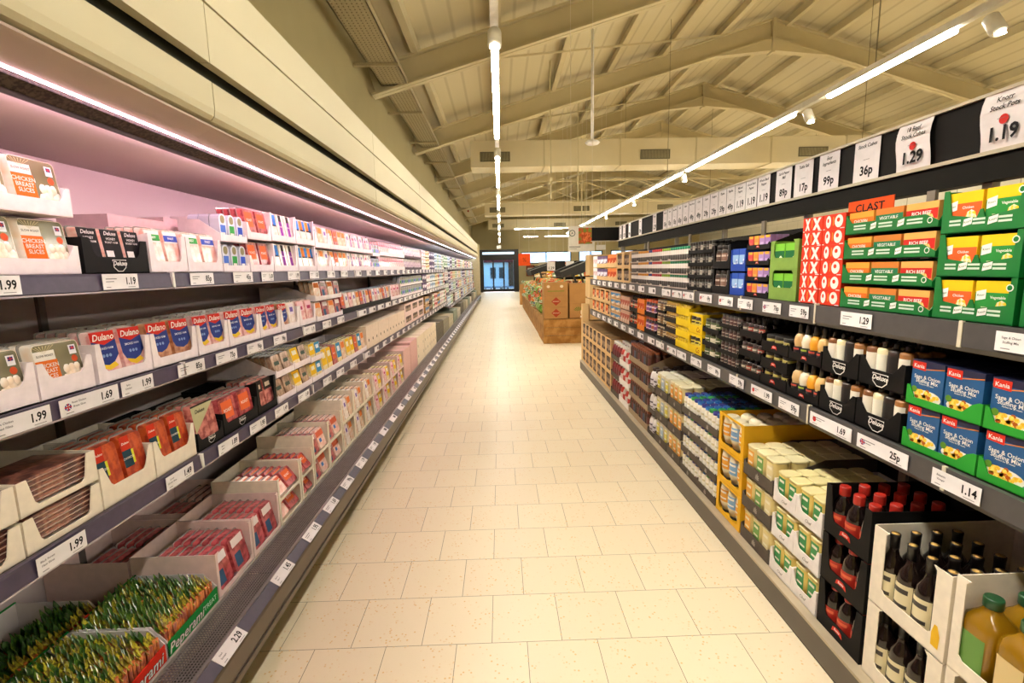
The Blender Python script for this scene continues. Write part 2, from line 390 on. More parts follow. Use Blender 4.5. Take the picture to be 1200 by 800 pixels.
# ------------------------------------------------------------------ lights
TUBE = M('fff9ee', .5, emit=LT, var=0, scale=1); HOUS = M('e2dac2', .4); 
def light_run(x, segs, spots, nm):
    e = empty('light_trunking', (x, 0, 3.32), 0, nm, 'ceiling light')
    ya, yb = segs[0][0]-1.6, segs[-1][1]+.4
    obj('trunk_rail', MB().box(-.03, ya, .01, .03, yb, .07, HOUS), e)
    for a, b in segs:
        obj('light_tube', MB().prism([(-.03,.008),(-.03,-.012),(-.018,-.024),(.018,-.024),(.03,-.012),(.03,.008)], 'y', a, b, TUBE), e)
    for y in spots:
        s = MB(); s.lathe([(.035,0),(.05,.02),(.05,.15),(.03,.17)], HOUS, 14); sp = MB()
        for vx, vy, vz in s.v: 
            t = -.55; yy, zz = vy*math.cos(t)-(vz-.08)*math.sin(t), vy*math.sin(t)+(vz-.08)*math.cos(t)
            sp.v.append((vx, y+yy, zz-.11))
        sp.f, sp.m, sp.sm, sp.mats = s.f, s.m, s.sm, s.mats
        so = obj('spotlight', sp, e)
        ld = bpy.data.lights.new('spot_bulb', 'SPOT'); ld.energy = SPOTW; ld.color = (1, .93, .8); ld.spot_size = 1.5; ld.spot_blend = .7; ld.shadow_soft_size = .035
        lo = bpy.data.objects.new('spot_bulb', ld); COL.objects.link(lo); lo.location = (x, y-.06, 3.1); lo.rotation_euler = Vector(((1.1 if x < 1 else -1.0), -.5, -2.2)).to_track_quat('-Z', 'Y').to_euler()
        obj('spot_lamp', MB().lathe([(0,0),(.034,0)], TUBE, 12).merge(MB()), so, loc=(0, y-.045, -.185))
    for y in [a+.8 for a, b in segs[::2]]:
        obj('suspension_wire', MB().bar((0, y, .07), (0, y, roofz(x)-3.32-.03), .008, .008, M('8d8468', .4, metal=.5)), e)
cs = [(-5.5,-2.6),(-1.9,.9),(1.5,3.2)]+[(4.06,6.8)]+[(7.75+3.7*k, 10.75+3.7*k) for k in range(7)]
light_run(0.0, cs, [.2, 1.2, 2.4, 3.75, 7.25, 7.5, 11.0, 14.8, 18.5, 22.2, 25.9], 'suspended light row directly over the aisle')  # near-end spots out of view are added to brighten the dry goods base
rs = [(-5.0,-2.0),(-1.5,1.5),(3.94,5.37),(6.0,9.32),(9.6,11.1),(11.3,12.8),(13.1,14.5),(14.8,16.2),(16.5,18),(18.4,19.9),(20.3,21.8),(22.2,23.7),(24.1,25.6)]
light_run(3.5, rs, [3.3, 3.62, 5.7, 9.45, 12.95, 16.3, 20.1], 'suspended light row above the dry goods shelving')
light_run(7.1, [(-5+3.5*k, -2+3.5*k) for k in range(10)], [], 'suspended light row one aisle further over')
light_run(10.6, [(-5+3.5*k, -2+3.5*k) for k in range(10)], [], 'suspended light row two aisles further over')
for i, (x0, x1, y, z) in enumerate(((.95, 4.2, 30.5, 3.95), (1.6, 2.5, 32.5, 3.6), (3.0, 5.5, 32.5, 3.6))):
    e = empty('cross_light', (0, y, z), 0, ['long bright light across the produce area', 'short bright light near the far wall', 'light across the far wall beside the short one'][i], 'ceiling light')
    obj('light_tube', MB().box(x0, 0, 0, x1, .06, .03, TUBE), e); obj('trunk_rail', MB().box(x0, 0, .031, x1, .06, .08, HOUS), e)
    for x in (x0+.2, x1-.2): obj('suspension_wire', MB().bar((x, .03, .08), (x, .03, roofz(x)-z-.02), .012, .012, HOUS), e)
wd = bpy.data.worlds.new('world'); SC.world = wd; wd.use_nodes = True
nt = wd.node_tree; sk = nt.nodes.new('ShaderNodeTexSky'); sk.sky_type = 'NISHITA'; sk.sun_elevation = .6; sk.sun_disc = False
nt.links.new(sk.outputs[0], nt.nodes['Background'].inputs[0]); nt.nodes['Background'].inputs[1].default_value = 1.1
# ------------------------------------------------------------------ fridge line
FY0, FL, FN = -.47, 2.5, 10
CREAM = M('c2b897', .6, coat=0, scale=1.5, var=.02); PINKL = M('ffd2ee', .5, emit=LP, var=0); PINK2 = M('ffccdc', .5, emit=LP2, var=0); COOL2 = M('dcecff', .5, emit=LP2*.7, var=0); COOLL = M('e8f4ff', .5, emit=LP*.8, var=0)
BUMP = M('6c6052', .4, scale=3); RAILM = M('453d52', .4, scale=40, var=.1); INNER = M('dccfce', .5, scale=2, var=.03)
SHELFM = M('6c6460', .4, metal=.3); CANO = M('b09c8c', .5, scale=2); DGREY = M('4a4440', .5); GAPM = M('45453a', .6)
def Lx(x): return -x
def railprof(x, zt, zb): return [(-x, zt), (-x, zt-.008), (-(x-.006), zb), (-(x+.0), zb-.004), (-(x+.012), zb), (-(x+.012), zt)]
def fridge_shelf(X, zt, y0, y1, depth=.47):
    m = MB().box(-X-depth, y0, zt-.028, -X-.013, y1, zt-.003, SHELFM)
    r = MB().prism(railprof(X, zt, zt-.055), 'y', y0, y1-.012, RAILM)
    r.box(-X-.008, y1-.012, zt-.057, -X+.01, y1, zt+.004, WHITE)
    r.box(-X-.001, y0, zt-.063, -X+.0045, y1-.012, zt-.058, M('cfc6cf', .3, metal=.4))
    return m, r
SEC = {}
def fridge_meshes(far):
    if far in SEC: return SEC[far]
    L = FL; P = {}
    P['bumper'] = MB().prism([(-1.06,.11),(-1.0,.105),(-.985,.13),(-.975,.19),(-.985,.245),(-.998,.262),(-1.06,.262)], 'y', 0, L, BUMP).box(-.98, 0, .17, -.972, L, .176, DGREY)
    P['kick_plate'] = MB().box(-1.14, 0, 0, -1.12, L, .11, M('3c3a30', .6))
    P['price_rail'] = MB().prism([(-.984,.264),(-1.022,.29),(-1.03,.284),(-.992,.258)], 'y', 0, L, RAILM).box(-1.034, 0, .285, -1.024, L, .296, M('a89fa0', .3, metal=.5))
    g = MB(); GM = M('a29a96', .35, metal=.6)
    for k in range(11): g.box(-1.045-k*.0115-.0028, 0, .28, -1.045-k*.0115, L, .284, GM)
    for k in range(int(L/.0115)): g.box(-1.165, k*.0115, .2795, -1.04, k*.0115+.0028, .2835, GM)
    P['grille'] = g
    P['deck_panel'] = MB().box(-1.88, 0, .262, -1.172, L, .278, SHELFM).box(-1.176, 0, .26, -1.166, L, .292, M('9c948c', .4)).box(-1.17, 0, .2, -1.035, L, .21, M('1c1a18', .8))
    P['back_panel'] = MB().box(-1.93, 0, .27, -1.88, L, 2.1, INNER)
    c = MB().box(-1.9, 0, 2.088, -1.24, L, 2.12, INNER)
    c.prism([(-1.245,2.10),(-1.245,2.175),(-1.11,2.175),(-1.105,2.165),(-1.195,2.118)], 'y', 0, L, CANO)
    P['canopy'] = c
    P['air_grille'] = MB().prism([(-1.246,2.080),(-1.206,2.100),(-1.207,2.108),(-1.246,2.094)], 'y', 0, L, M('4c4034', .6, scale=90, hex2='2c241c'))
    P['light_strip'] = MB().prism([(-1.206,2.112),(-1.197,2.112),(-1.196,2.117),(-1.206,2.117)], 'y', 0, L, PINKL if not far else COOLL)
    P['led_housing'] = MB().prism([(-1.258,2.068),(-1.252,2.068),(-1.252,2.09),(-1.258,2.09)], 'y', 0, L, M('6a5a64', .5))
    P['inner_light_strip'] = MB().prism([(-1.264,2.073),(-1.2585,2.073),(-1.2585,2.086),(-1.264,2.086)], 'y', 0, L, PINK2 if not far else COOL2)
    b = MB().prism([(-1.13,2.185),(-1.108,2.19),(-1.095,2.205),(-1.09,2.23),(-1.09,2.33),(-1.13,2.33)], 'y', .003, L-.003, CREAM)
    b.box(-1.13, .003, 2.40, -1.09, L-.003, 2.612, CREAM); b.box(-1.13, .003, 2.622, -1.09, L-.003, 2.80, CREAM)
    P['fascia_panel'] = b
    P['fascia_frame'] = MB().box(-1.2, 0, 2.18, -1.165, L, 2.79, GAPM).box(-1.9, 0, 2.76, -1.2, L, 2.79, GAPM)
    SEC[far] = {k: v.mesh(k) for k, v in P.items()}
    return SEC[far]
fl = ['closest to the camera with green snack sticks on its deck', 'with boxed ham above pale trays, second in the line', 'with the long black pack tray, third in the line',
      'with purple packs on top, fourth in the line', 'where the pink light turns white, fifth in the line'] + ['%s in the line of dairy' % s for s in ('sixth', 'seventh', 'eighth', 'ninth', 'last')]
SH_NEAR = [(1.33, 1.61), (1.33, 1.24), (1.30, .84)]; SH_FAR = [(1.33, 1.66), (1.33, 1.33), (1.32, 1.03), (1.28, .70)]
shcache = {}
for i in range(FN):
    y = FY0+i*FL
    e = empty('refrigerated_cabinet', (0, y, 0), 0, 'open chilled cabinet '+fl[i], 'fridge', 'line of open chilled cabinets')
    far = i >= 4
    for k, me in fridge_meshes(far).items(): obj(k, me, e)
    obj('back_upright', MB().box(-1.88, -.015, .28, -1.865, .015, 2.07, SHELFM), e)
    for X, z in (SH_NEAR if i < 5 else SH_FAR):
        for h in (0, 1):
            kk = (X, z, h)
            if kk not in shcache:
                a, b = fridge_shelf(X, z, h*1.25, h*1.25+1.25, .47 if z > 1 else .5); shcache[kk] = (a.mesh('shelf'), b.mesh('price_rail'))
            s = obj('shelf', shcache[kk][0], e); obj('price_rail', shcache[kk][1], s)
FE = FY0+FL*FN
e = empty('cabinet_end_panel', (0, FE, 0), 0, 'cream end panel closing the fridge line by the entrance', 'end panel')
obj('panel', MB().box(-1.93, .01, .0, -1.0, .05, 2.82, M('cdbf98', .5)), e)
# LED light for the cabinets comes from the strips themselves
# ------------------------------------------------------------------ dry goods gondola
GY0, GL, GN = .72-1.3, 1.3, 6
RG = M('4c4a4a', .4, scale=30, var=.06); KERB = M('574f44', .45, scale=6); LIP = M('b3a58c', .4); DSH = M('171514', .6)
def dry_shelf(X, zt, L):
    m = MB().box(X+.012, 0, zt-.03, X+.46, L, zt-.002, DSH)
    r = MB().prism([(X-.006, zt), (X+.012, zt), (X+.012, zt-.085), (X+.004, zt-.085), (X-.006, zt-.07)], 'y', .01, L, RG)
    r.box(X-.0075, .0, zt-.078, X+.01, .01, zt+.006, M('d8cfb8', .5)); r.box(X-.0085, .64, zt-.073, X, .652, zt+.004, M('d8cfb8', .5))
    return m, r
gm = None
gl = ['with olive oil and stuffing mix boxes', 'with white bottles and dark jars', 'with yellow trays and brown sauces', 'with red lidded bottles and orange packets', 'with kraft cartons at the far end', 'closest to the camera, empty']
def gondola_unit(i, y, L, lab, shelves=True):
    e = empty('shelving_unit', (0, y, 0), 0, lab, 'shelving', 'dry goods shelving line')
    obj('kick_plate', MB().box(1.24, 0, .012, 1.26, L, .125, KERB), e)
    obj('base_shelf', MB().box(1.235, 0, .125, 1.80, L, .137, LIP).box(1.245, 0, .0, 1.25, L, .012, DSH), e)
    obj('back_panel', MB().box(1.80, 0, .137, 1.83, L, 1.80, DSH), e)
    obj('upright', MB().box(1.785, -.0, .14, 1.80, .04, 1.88, M('8c867a', .4, metal=.4)), e)
    if shelves:
        for X, z in ((1.33, 1.42), (1.33, .98)):
            a, b = dry_shelf(X, z, L); s = obj('shelf', a, e); obj('price_rail', b, s)
for i in range(5): gondola_unit(i, .72+1.3*i if i else .72, 1.3, 'grey shelving unit '+gl[i])
gondola_unit(5, -.58, 1.3, 'grey shelving unit closest to the camera, before the olive oil', True)
gondola_unit(6, 7.22, .40, 'short grey base unit under the last kraft cartons', False)
# header with cards
e = empty('price_header', (0,0,0), 0, 'long dark header board running above the dry goods shelves', 'header board')
HM = M('1a1816', .7, scale=20); HL = M('c9bfa6', .4)
obj('header_board', MB().box(1.80, -1, 1.985, 1.83, 7.5, 2.18, HM), e)
obj('card_rail', MB().box(1.785, -1, 2.18, 1.835, 7.5, 2.192, HL).box(1.785, -1, 1.972, 1.835, 7.5, 1.986, HL), e)
obj('lower_fascia', MB().box(1.80, -1, 1.88, 1.87, 7.5, 1.972, M('14130e', .7)), e)
for k in range(7): obj('header_post', MB().box(1.84, .74+1.1*k, 1.0, 1.87, .78+1.1*k, 1.99, M('8c867a', .4, metal=.4)), e)
obj('end_board', MB().box(1.40, 7.5, 1.985, 1.8, 7.52, 2.18, HM).box(1.39, 7.495, 2.18, 1.8, 7.525, 2.192, HL).box(1.39, 7.495, 1.97, 1.8, 7.525, 1.985, HL), e)
# white clad wall of the next aisle
e = empty('freezer_cladding', (0,0,0), 0, 'pale panelled cladding seen above the stock pot trays', 'cladding')
obj('panel_wall', MB().box(4.55, -3, 0, 4.7, 6.25, 2.7, panel_mat('d4cbb0', .3, .22, 'a89d80')), e)
o = empty('clearance_sign', (1.72, 2.29, 1.815), -PI/2, 'orange sign reading CLAST behind the green stock pot trays', 'sign')
obj('sign_board', MB().box(-.14, 0, -.02, .14, .004, .068, matt('e8541c')).text('CLAST', .05, 0, .03, -.001, INK, sx=1.25), o)
obj('sign_post', MB().box(-.01, .005, -.39, .01, .012, .05, matt('c8bfae')), o)
# ================================================================== PRODUCT KINDS
KR = card('dcb884'); CREAMC = card('f0e5d0'); BLK = M('0e0d0d', .6, scale=20); PCARD = card('f8ecee'); WCARD = card('f6f0ea')
GRYC = card('585046'); YEL = M('e9b324', .5, scale=12, var=.04); YEL2 = M('f2d21c', .5, scale=12, var=.04); GRN = M('04702c', .45, scale=12); LIME = card('7fa04a')
CACHE = {}
def memo(f):
    def g(*a):
        k = (f.__name__,)+tuple(round(x, 3) if isinstance(x, float) else x for x in a)
        if k not in CACHE: CACHE[k] = f(*a)
        return CACHE[k]
    g.__name__ = f.__name__
    return g
def badge(mb, cx, cz, s, y, style):
    if style == 'deluxe':
        o = [(cx-s, cz+s*.55), (cx+s, cz+s*.55), (cx+s*.9, cz-s*.3), (cx+s*.35, cz-s*.75), (cx-s*.35, cz-s*.75), (cx-s*.9, cz-s*.3)]
        i = [(cx+(a-cx)*.9, cz+(b-cz)*.88) for a, b in o]
        mb.poly(o, y, WHITE); mb.poly(i, y-.0004, BLK); mb.rect(cx-s*.98, cz-s*.08, cx+s*.98, cz+s*.42, y-.0007, BLK)
        mb.text('Deluxe', s*.68, cx, cz+s*.14, y-.001, WHITE, .3, bold=.025)
    elif style == 'red':
        R_ = matt('cf3b2c')
        mb.poly([(cx-s,cz-s*.35),(cx-s*.8,cz+s*.3),(cx-s*.3,cz+s*.5),(cx+s*.3,cz+s*.5),(cx+s*.8,cz+s*.3),(cx+s,cz-s*.35),(cx+s*.5,cz-s*.15),(cx-s*.5,cz-s*.15)], y, R_)
        mb.text('Batts', s*.5, cx, cz+s*.16, y-.0006, WHITE, .2)
    elif style == 'leaf':
        for k in range(-3, 4):
            a = PI/2+k*.42; L = s*(1-.12*abs(k))
            mb.poly([(cx, cz-s*.5), (cx+math.cos(a-.14)*L*.8, cz-s*.5+math.sin(a-.14)*L*.9), (cx+math.cos(a)*L, cz-s*.5+math.sin(a)*L*1.2), (cx+math.cos(a+.14)*L*.8, cz-s*.5+math.sin(a+.14)*L*.9)], y-.0002*abs(k), matt('b9b0a2'))
    elif style == 'cellini':
        mb.text('Chef', s*.5, cx, cz, y, matt('8c8478'), .3)
def tray_parts(w, d, h, lip, hs, e, e2, mat, style=None, hb=None, inner=None, front=None, bs=.035, bz=None):
    """shelf-ready tray: front with a U cut, sloping sides, low back; local front at y=0, centred in x"""
    t = .0035; hb = hs if hb is None else hb; inner = inner or mat
    b = MB().box(-w/2+.001, 0, 0, w/2-.001, d, t, inner)
    fr = MB()
    if e <= 0: fr.prism([(-w/2,0),(w/2,0),(w/2,lip),(-w/2,lip)], 'y', 0, t, front or mat)
    else: fr.prism([(-w/2,0),(w/2,0),(w/2,hs),(w/2-e,hs),(w/2-e2,lip+.012),(w/2-e2-.012,lip),(-w/2+e2+.012,lip),(-w/2+e2,lip+.012),(-w/2+e,hs),(-w/2,hs)], 'y', 0, t, front or mat)
    if style: badge(fr, 0, bz if bz is not None else lip*.5, bs, -.0012, style)
    sd = [MB().prism([(t,0),(d,0),(d,hb),(d*.5,hb),(t,max(hs,lip))], 'x', x, x+t, mat) for x in (-w/2, w/2-t)]
    bk = MB().box(-w/2+t, d-t, t, w/2-t, d, hb, inner)
    return [('base', b), ('front_panel', fr), ('side_panel', sd[0]), ('side_panel', sd[1]), ('back_panel', bk)]
def T(name, cat, *a, **k):
    key = ('T', name)+tuple(round(x, 3) if isinstance(x, float) else (x.name if hasattr(x, 'name') else x) for x in a)+tuple(sorted((q, round(v, 3) if isinstance(v, float) else (v.name if hasattr(v, 'name') else v)) for q, v in k.items()))
    if key not in CACHE: CACHE[key] = Proto(name, cat, tray_parts(*a, **k))
    return CACHE[key]
@memo
def window_case(w, d, h, e, zb, zt, which, sty):
    """full-height case with a rounded window in the front and an open top"""
    mat = {'lem': M('efcb1c', .5, scale=12, var=.04), 'yel': YEL, 'cream': CREAMC, 'kraft': KR, 'blk': BLK, 'gry': GRYC, 'white': WCARD, 'greenb': LIME, 'pink': card('e9cfc8')}[which]
    t = .0035; b = MB().box(-w/2+.001, 0, 0, w/2-.001, d, t, mat)
    fr = MB(); c = .012
    fr.prism([(-w/2,0),(w/2,0),(w/2,zb),(-w/2,zb)], 'y', 0, t, mat)
    fr.prism([(-w/2,zb),(-w/2+e+c,zb),(-w/2+e,zb+c),(-w/2+e,zt-c),(-w/2+e+c,zt),(-w/2,zt)], 'y', 0, t, mat)
    fr.prism([(w/2,zb),(w/2-e-c,zb),(w/2-e,zb+c),(w/2-e,zt-c),(w/2-e-c,zt),(w/2,zt)], 'y', 0, t, mat)
    if zt < h-.004: fr.prism([(-w/2,zt),(w/2,zt),(w/2,h),(-w/2,h)], 'y', 0, t, mat)
    if sty == 'badge': badge(fr, 0, zb*.5, .03, -.0012, 'red')
    if sty == 'leaf': badge(fr, w/2-.03, zb*.8, .032, -.0012, 'leaf')
    if sty == 'drop':
        fr.poly([(w/2-.045,.03),(w/2-.02,.028),(w/2-.018,.07),(w/2-.028,.1),(w/2-.038,.1),(w/2-.046,.07)], -.001, matt('e5b52a'))
    if sty == 'co':
        fr.text('Co', .05, w*.22, zt+.03 if zt < h-.03 else zb*.5, -.001, matt('b03a20'), .3)
    sd = [MB().prism([(t,0),(d,0),(d,h),(t,h)], 'x', x, x+t, mat) for x in (-w/2, w/2-t)]
    return Proto('display_carton', 'carton', [('base', b), ('front_panel', fr), ('side_panel', sd[0]), ('side_panel', sd[1]), ('back_panel', MB().box(-w/2+t, d-t, t, w/2-t, d, h, mat))])
# ---- bottles and jars
PROF = {
 'jar': ([(.88,0),(1,.03),(1,.76),(.86,.83)], [(.9,.82),(.94,.83),(.94,.99),(.9,1)], (.14,.66)),
 'widejar': ([(.88,0),(1,.05),(1,.7),(.93,.78)], [(.95,.77),(.98,.78),(.98,.99),(.94,1)], (.15,.62)),
 'wine': ([(.93,0),(1,.02),(1,.53),(.88,.63),(.48,.72),(.38,.78),(.36,.82)], [(.40,.81),(.42,.96),(.44,.965),(.44,.995),(.40,1)], (.1,.5)),
 'dressing': ([(.8,0),(.95,.05),(.9,.25),(.86,.36),(1,.5),(.84,.64),(.46,.72)], [(.47,.70),(.4,.94),(.36,.95),(.34,1)], (.06,.36)),
 'ketchup': ([(.9,0),(1,.03),(1,.5),(.86,.66),(.5,.78),(.46,.82)], [(.5,.81),(.52,.83),(.52,.97),(.48,1)], (.08,.46)),
 'squeeze': ([(.72,.1),(1,.34),(1,.75),(.9,.95),(.7,1)], [(.62,0),(.7,.01),(.74,.1)], (.38,.78)),
 'upbottle': ([(.9,0),(1,.04),(1,.6),(.8,.76),(.55,.84)], [(.6,.83),(.62,.84),(.62,.99),(.58,1)], (.12,.55)),
 'sauce': ([(.9,0),(1,.03),(1,.68),(.9,.73),(.42,.76)], [(.46,.75),(.42,.94),(.34,1)], (.06,.52)),
 'oil': ([(.92,0),(1,.02),(1,.64),(.9,.74),(.5,.82),(.36,.86),(.36,.9)], [(.42,.88),(.46,.89),(.46,.985),(.42,1)], (.14,.56)),
 'lux': ([(.9,0),(1,.03),(1,.8),(.9,.84),(.42,.86)], [(.4,.85),(.38,.96),(.3,1)], (.08,.72)),
 'lidjar': ([(.9,0),(1,.03),(1,.78),(.8,.87)], [(.86,.86),(.88,.87),(.88,.99),(.84,1)], (.12,.68)),
 'shaker': ([(.95,0),(1,.02),(1,.8)], [(1.02,.8),(1.02,.98),(.97,1)], (.44,.79)),
 'spice': ([(.9,0),(1,.02),(1,.74)], [(1.03,.74),(1.03,.98),(.98,1)], (.1,.66)),
 'tub': ([(.8,0),(.88,.5),(.92,.9),(.92,.93)], [(.97,.92),(.97,.985),(.86,1),(.8,.985)], (.3,.84)),
}
@memo
def bottle(kind, w, h, body, cap, lab, lab2, n, sq):
    r = w/2; pb, pc, (l0, l1) = PROF[kind]
    if kind == 'oil': bm = M(body, .08, coat=.6, scale=4, trans=.55, var=.1)
    elif kind in ('wine', 'ketchup', 'sauce'): bm = M(body, .12, coat=.5, scale=4)
    else: bm = M(body, .4, coat=.25, scale=6, var=.04)
    b = MB().lathe([(a*r, z*h) for a, z in pb], bm, n, sq=sq)
    c = MB().lathe([(a*r, z*h) for a, z in pc], M(cap, .35, coat=.2, scale=9, var=.04), n, sq=0 if kind in ('oil', 'ketchup', 'wine') else sq)
    if kind == 'wine': c.lathe([(r*.4, h*1.0005)], M('caa45c', .35, metal=.4), n) if False else c.lathe([(0, h*1.003), (r*.36, h*1.001)], M('d6ab5e', .4), n)
    pr = r*1.015; la = .62 if kind in ('oil', 'tub') else 1.15
    if kind == 'tub': pr = r*.93
    lb = MB().lathe([(pr, l0*h), (pr, l1*h)], M(lab, .45, scale=8, var=.03), n, sq=sq, a0=-PI/2-la, a1=-PI/2+la)
    if lab2:
        for q0, q1 in ((.7, .86), (.22, .34)):
            lb.lathe([(pr+.0006, (l0+(l1-l0)*q0)*h), (pr+.0006, (l0+(l1-l0)*q1)*h)], M(lab2, .45, scale=8, var=.03), max(6, n//2), sq=sq, a0=-PI/2-la*.7, a1=-PI/2+la*.7)
    nm = {'jar': 'sauce_jar', 'widejar': 'sauce_jar', 'wine': 'vinegar_bottle', 'dressing': 'dressing_bottle', 'ketchup': 'sauce_bottle', 'squeeze': 'squeeze_bottle', 'upbottle': 'squeeze_bottle', 'sauce': 'sauce_bottle', 'oil': 'oil_bottle', 'lux': ([(.9,0),(1,.03),(1,.8),(.9,.84),(.42,.86)], [(.4,.85),(.38,.96),(.3,1)], (.08,.72)),
 'lidjar': ([(.9,0),(1,.03),(1,.78),(.8,.87)], [(.86,.86),(.88,.87),(.88,.99),(.84,1)], (.12,.68)),
 'shaker': ([(.95,0),(1,.02),(1,.8)], [(1.02,.8),(1.02,.98),(.97,1)], (.44,.79)),
 'lux': 'sauce_bottle', 'lidjar': 'squeeze_bottle', 'shaker': 'spice_jar', 'spice': 'seasoning_bottle', 'tub': 'plastic_tub'}[kind]
    return Proto(nm, 'jar' if 'jar' in nm else ('tub' if kind == 'tub' else 'bottle'), [('body', b), ('cap', c), ('label', lb)], d=w, w=w)
FILM = M('8e8a84', .18, coat=.8, scale=5, var=.1); 
def pk(c, c2, s=30): return M(c, .3, coat=.7, scale=s, hex2=c2, bump=.3)
PINKF = pk('eab0a0', 'f7d6cc'); ORF = pk('9c3018', 'c8582a'); BRF = pk('9a5a3c', 'c48a62'); REDF = pk('8a242c', 'c4585c'); PALE = pk('eed9cc', 'fbf0e8'); HAMP = pk('e89c9c', 'f8cfcb')
CHKF = pk('f4dcc0', 'fbf1e4', 18); CHEESE = pk('f0d48c', 'f8e8b8'); SALM = pk('8e3a3a', 'cf8078')
def txtm(h): return matt(h)
@memo
def pack(style, w, h, t):
    """upright film pack: backing flange, food pocket, printed label"""
    bk = MB().frus(rr(w, h, .012), rr(w, h, .012), t, t-.002, FILM, False)
    F = {'chickO': CHKF, 'chickM': CHKF, 'dulano': HAMP, 'dulbrown': BRF, 'ham': PINKF, 'blk': PINKF, 'choriz': ORF, 'salami': SALM, 'purple': PALE, 'orblue': PALE, 'redsl': REDF,
         'pinkp': HAMP, 'pale': PALE, 'cheeseY': CHEESE, 'cheeseB': CHEESE, 'redp': REDF, 'clear': pk('c8a890', '8a6a58', 20), 'blub': PINKF, 'darkp': SALM, 'orp': pk('e8b48c', 'f0dcc8'), 'multi': PINKF}[style]
    bk.frus(rr(w*.93, h*.94, .012, 0, h*.03), rr(w*.86, h*.88, .014, 0, h*.06), t-.002, .0008, F)
    L = MB(); y = -.0004; a, b, u, v = -w*.43, w*.43, h*.06, h*.94
    def R(x0, z0, x1, z1, c, k=0): L.rect(a+(b-a)*x0, u+(v-u)*z0, a+(b-a)*x1, u+(v-u)*z1, y-k*.0004, matt(c))
    def X(s, sz, x, z, c, sh=0, k=3): L.text(s, sz, a+(b-a)*x, u+(v-u)*z, y-k*.0004, matt(c), sh)
    if style in ('chickO', 'chickM'):
        bk.frus(rr(w*.84, h*.86, .012, 0, h*.07), rr(w*.8, h*.82, .012, 0, h*.09), .0007, .0003, M('6f6a50', .15, coat=.8, scale=5, hex2='8c8468'))
        for q in range(5): bk.blob(w*(.06+.075*q), .003, h*(.22+.05*(q % 3)), w*.09, .006, h*.13, CHKF, 8, 5)
        for q in range(3): bk.blob(w*(.1+.1*q), .002, h*.42, w*.08, .005, h*.1, CHKF, 8, 5)
        R(0, .66, .44, .86, 'f6efe6'); R(.0, .08, .46, .66, 'e8701e' if style == 'chickO' else '9a2418')
        X('SLOW ROAST', .009, .22, .76, '5a5048'); X('CHICKEN', .017, .23, .55, 'f4e6d8'); X('BREAST', .017, .23, .44, 'f4e6d8'); X('SLICES', .017, .23, .33, 'f4e6d8')
        for q in range(-3, 4): L.poly([(a+(b-a)*.22, u+(v-u)*.8), (a+(b-a)*(.22+.075*q), u+(v-u)*.96), (a+(b-a)*(.24+.075*q), u+(v-u)*.96)], y-.0003, matt('c9b98a'))
        R(.76, .7, .92, .9, 'f0ecf2'); R(.79, .79, .89, .87, '3b3a78', 1); R(.83, .79, .85, .87, 'c43a3a', 2); R(.79, .82, .89, .84, 'c43a3a', 2)
        L.poly([(a+(b-a)*.84+.011*math.cos(k*PI/5), u+(v-u)*.6+.011*math.sin(k*PI/5)) for k in range(10)], y, matt('d8562e'))
    elif style in ('dulano', 'dulbrown'):
        c1 = '2c3c82'
        L.poly([(a,u+(v-u)*.8),(b,u+(v-u)*.8),(b,u+(v-u)*.45),(b-w*.2,u+(v-u)*.3),(0,u+(v-u)*.24),(a+w*.1,u+(v-u)*.3),(a,u+(v-u)*.45)], y, matt(c1))
        L.poly([(a,v),(b,v),(b,u+(v-u)*.8),(0,u+(v-u)*.7),(a,u+(v-u)*.8)], y-.0004, matt('c8281e'))
        if style == 'dulano': L.poly([(a+w*.1,u+(v-u)*.3),(0,u+(v-u)*.24),(b-w*.2,u+(v-u)*.3),(b-w*.1,u+(v-u)*.2),(0,u+(v-u)*.13),(a+w*.2,u+(v-u)*.2)], y-.0002, matt('e8c232'))
        X('Dulano', w*.26, .5, .87, 'f4ece4', .3); X('SMOKED HAM', w*.09, .5, .62, 'dfe2f0')
        for q in (.36, .5, .64): L.poly([(a+(b-a)*q+.006*math.cos(k*PI/4), u+(v-u)*.46+.006*math.sin(k*PI/4)) for k in range(8)], y-.0008, matt('7f9ad0'))
    elif style in ('ham', 'blub'):
        R(.05, .66, .95, .95, 'f6f0ee'); R(.05, .7, .95, .86, '3aa04a' if style == 'ham' else '3a52b8', 1); X('FINEST', w*.12, .5, .78, 'ffffff', 0, 4)
    elif style == 'blk':
        R(0, .24, 1, 1, '1c1a1c'); X('Deluxe', w*.2, .5, .9, 'efe8e8', .3); X('HONEY', w*.13, .5, .76, 'efe8e8'); X('ROAST HAM', w*.11, .5, .67, 'efe8e8'); R(.1, .3, .5, .46, 'efe8e8', 1)
    elif style == 'choriz':
        R(0, .72, .42, 1, 'c8341e'); R(0, .38, .42, .72, '22404e'); R(.4, .42, .5, .7, 'd8d83a', 1); X('Dulano', w*.1, .21, .86, 'f4ece4', .3); X('CHORIZO', w*.09, .21, .56, 'f4ece4')
    elif style == 'salami':
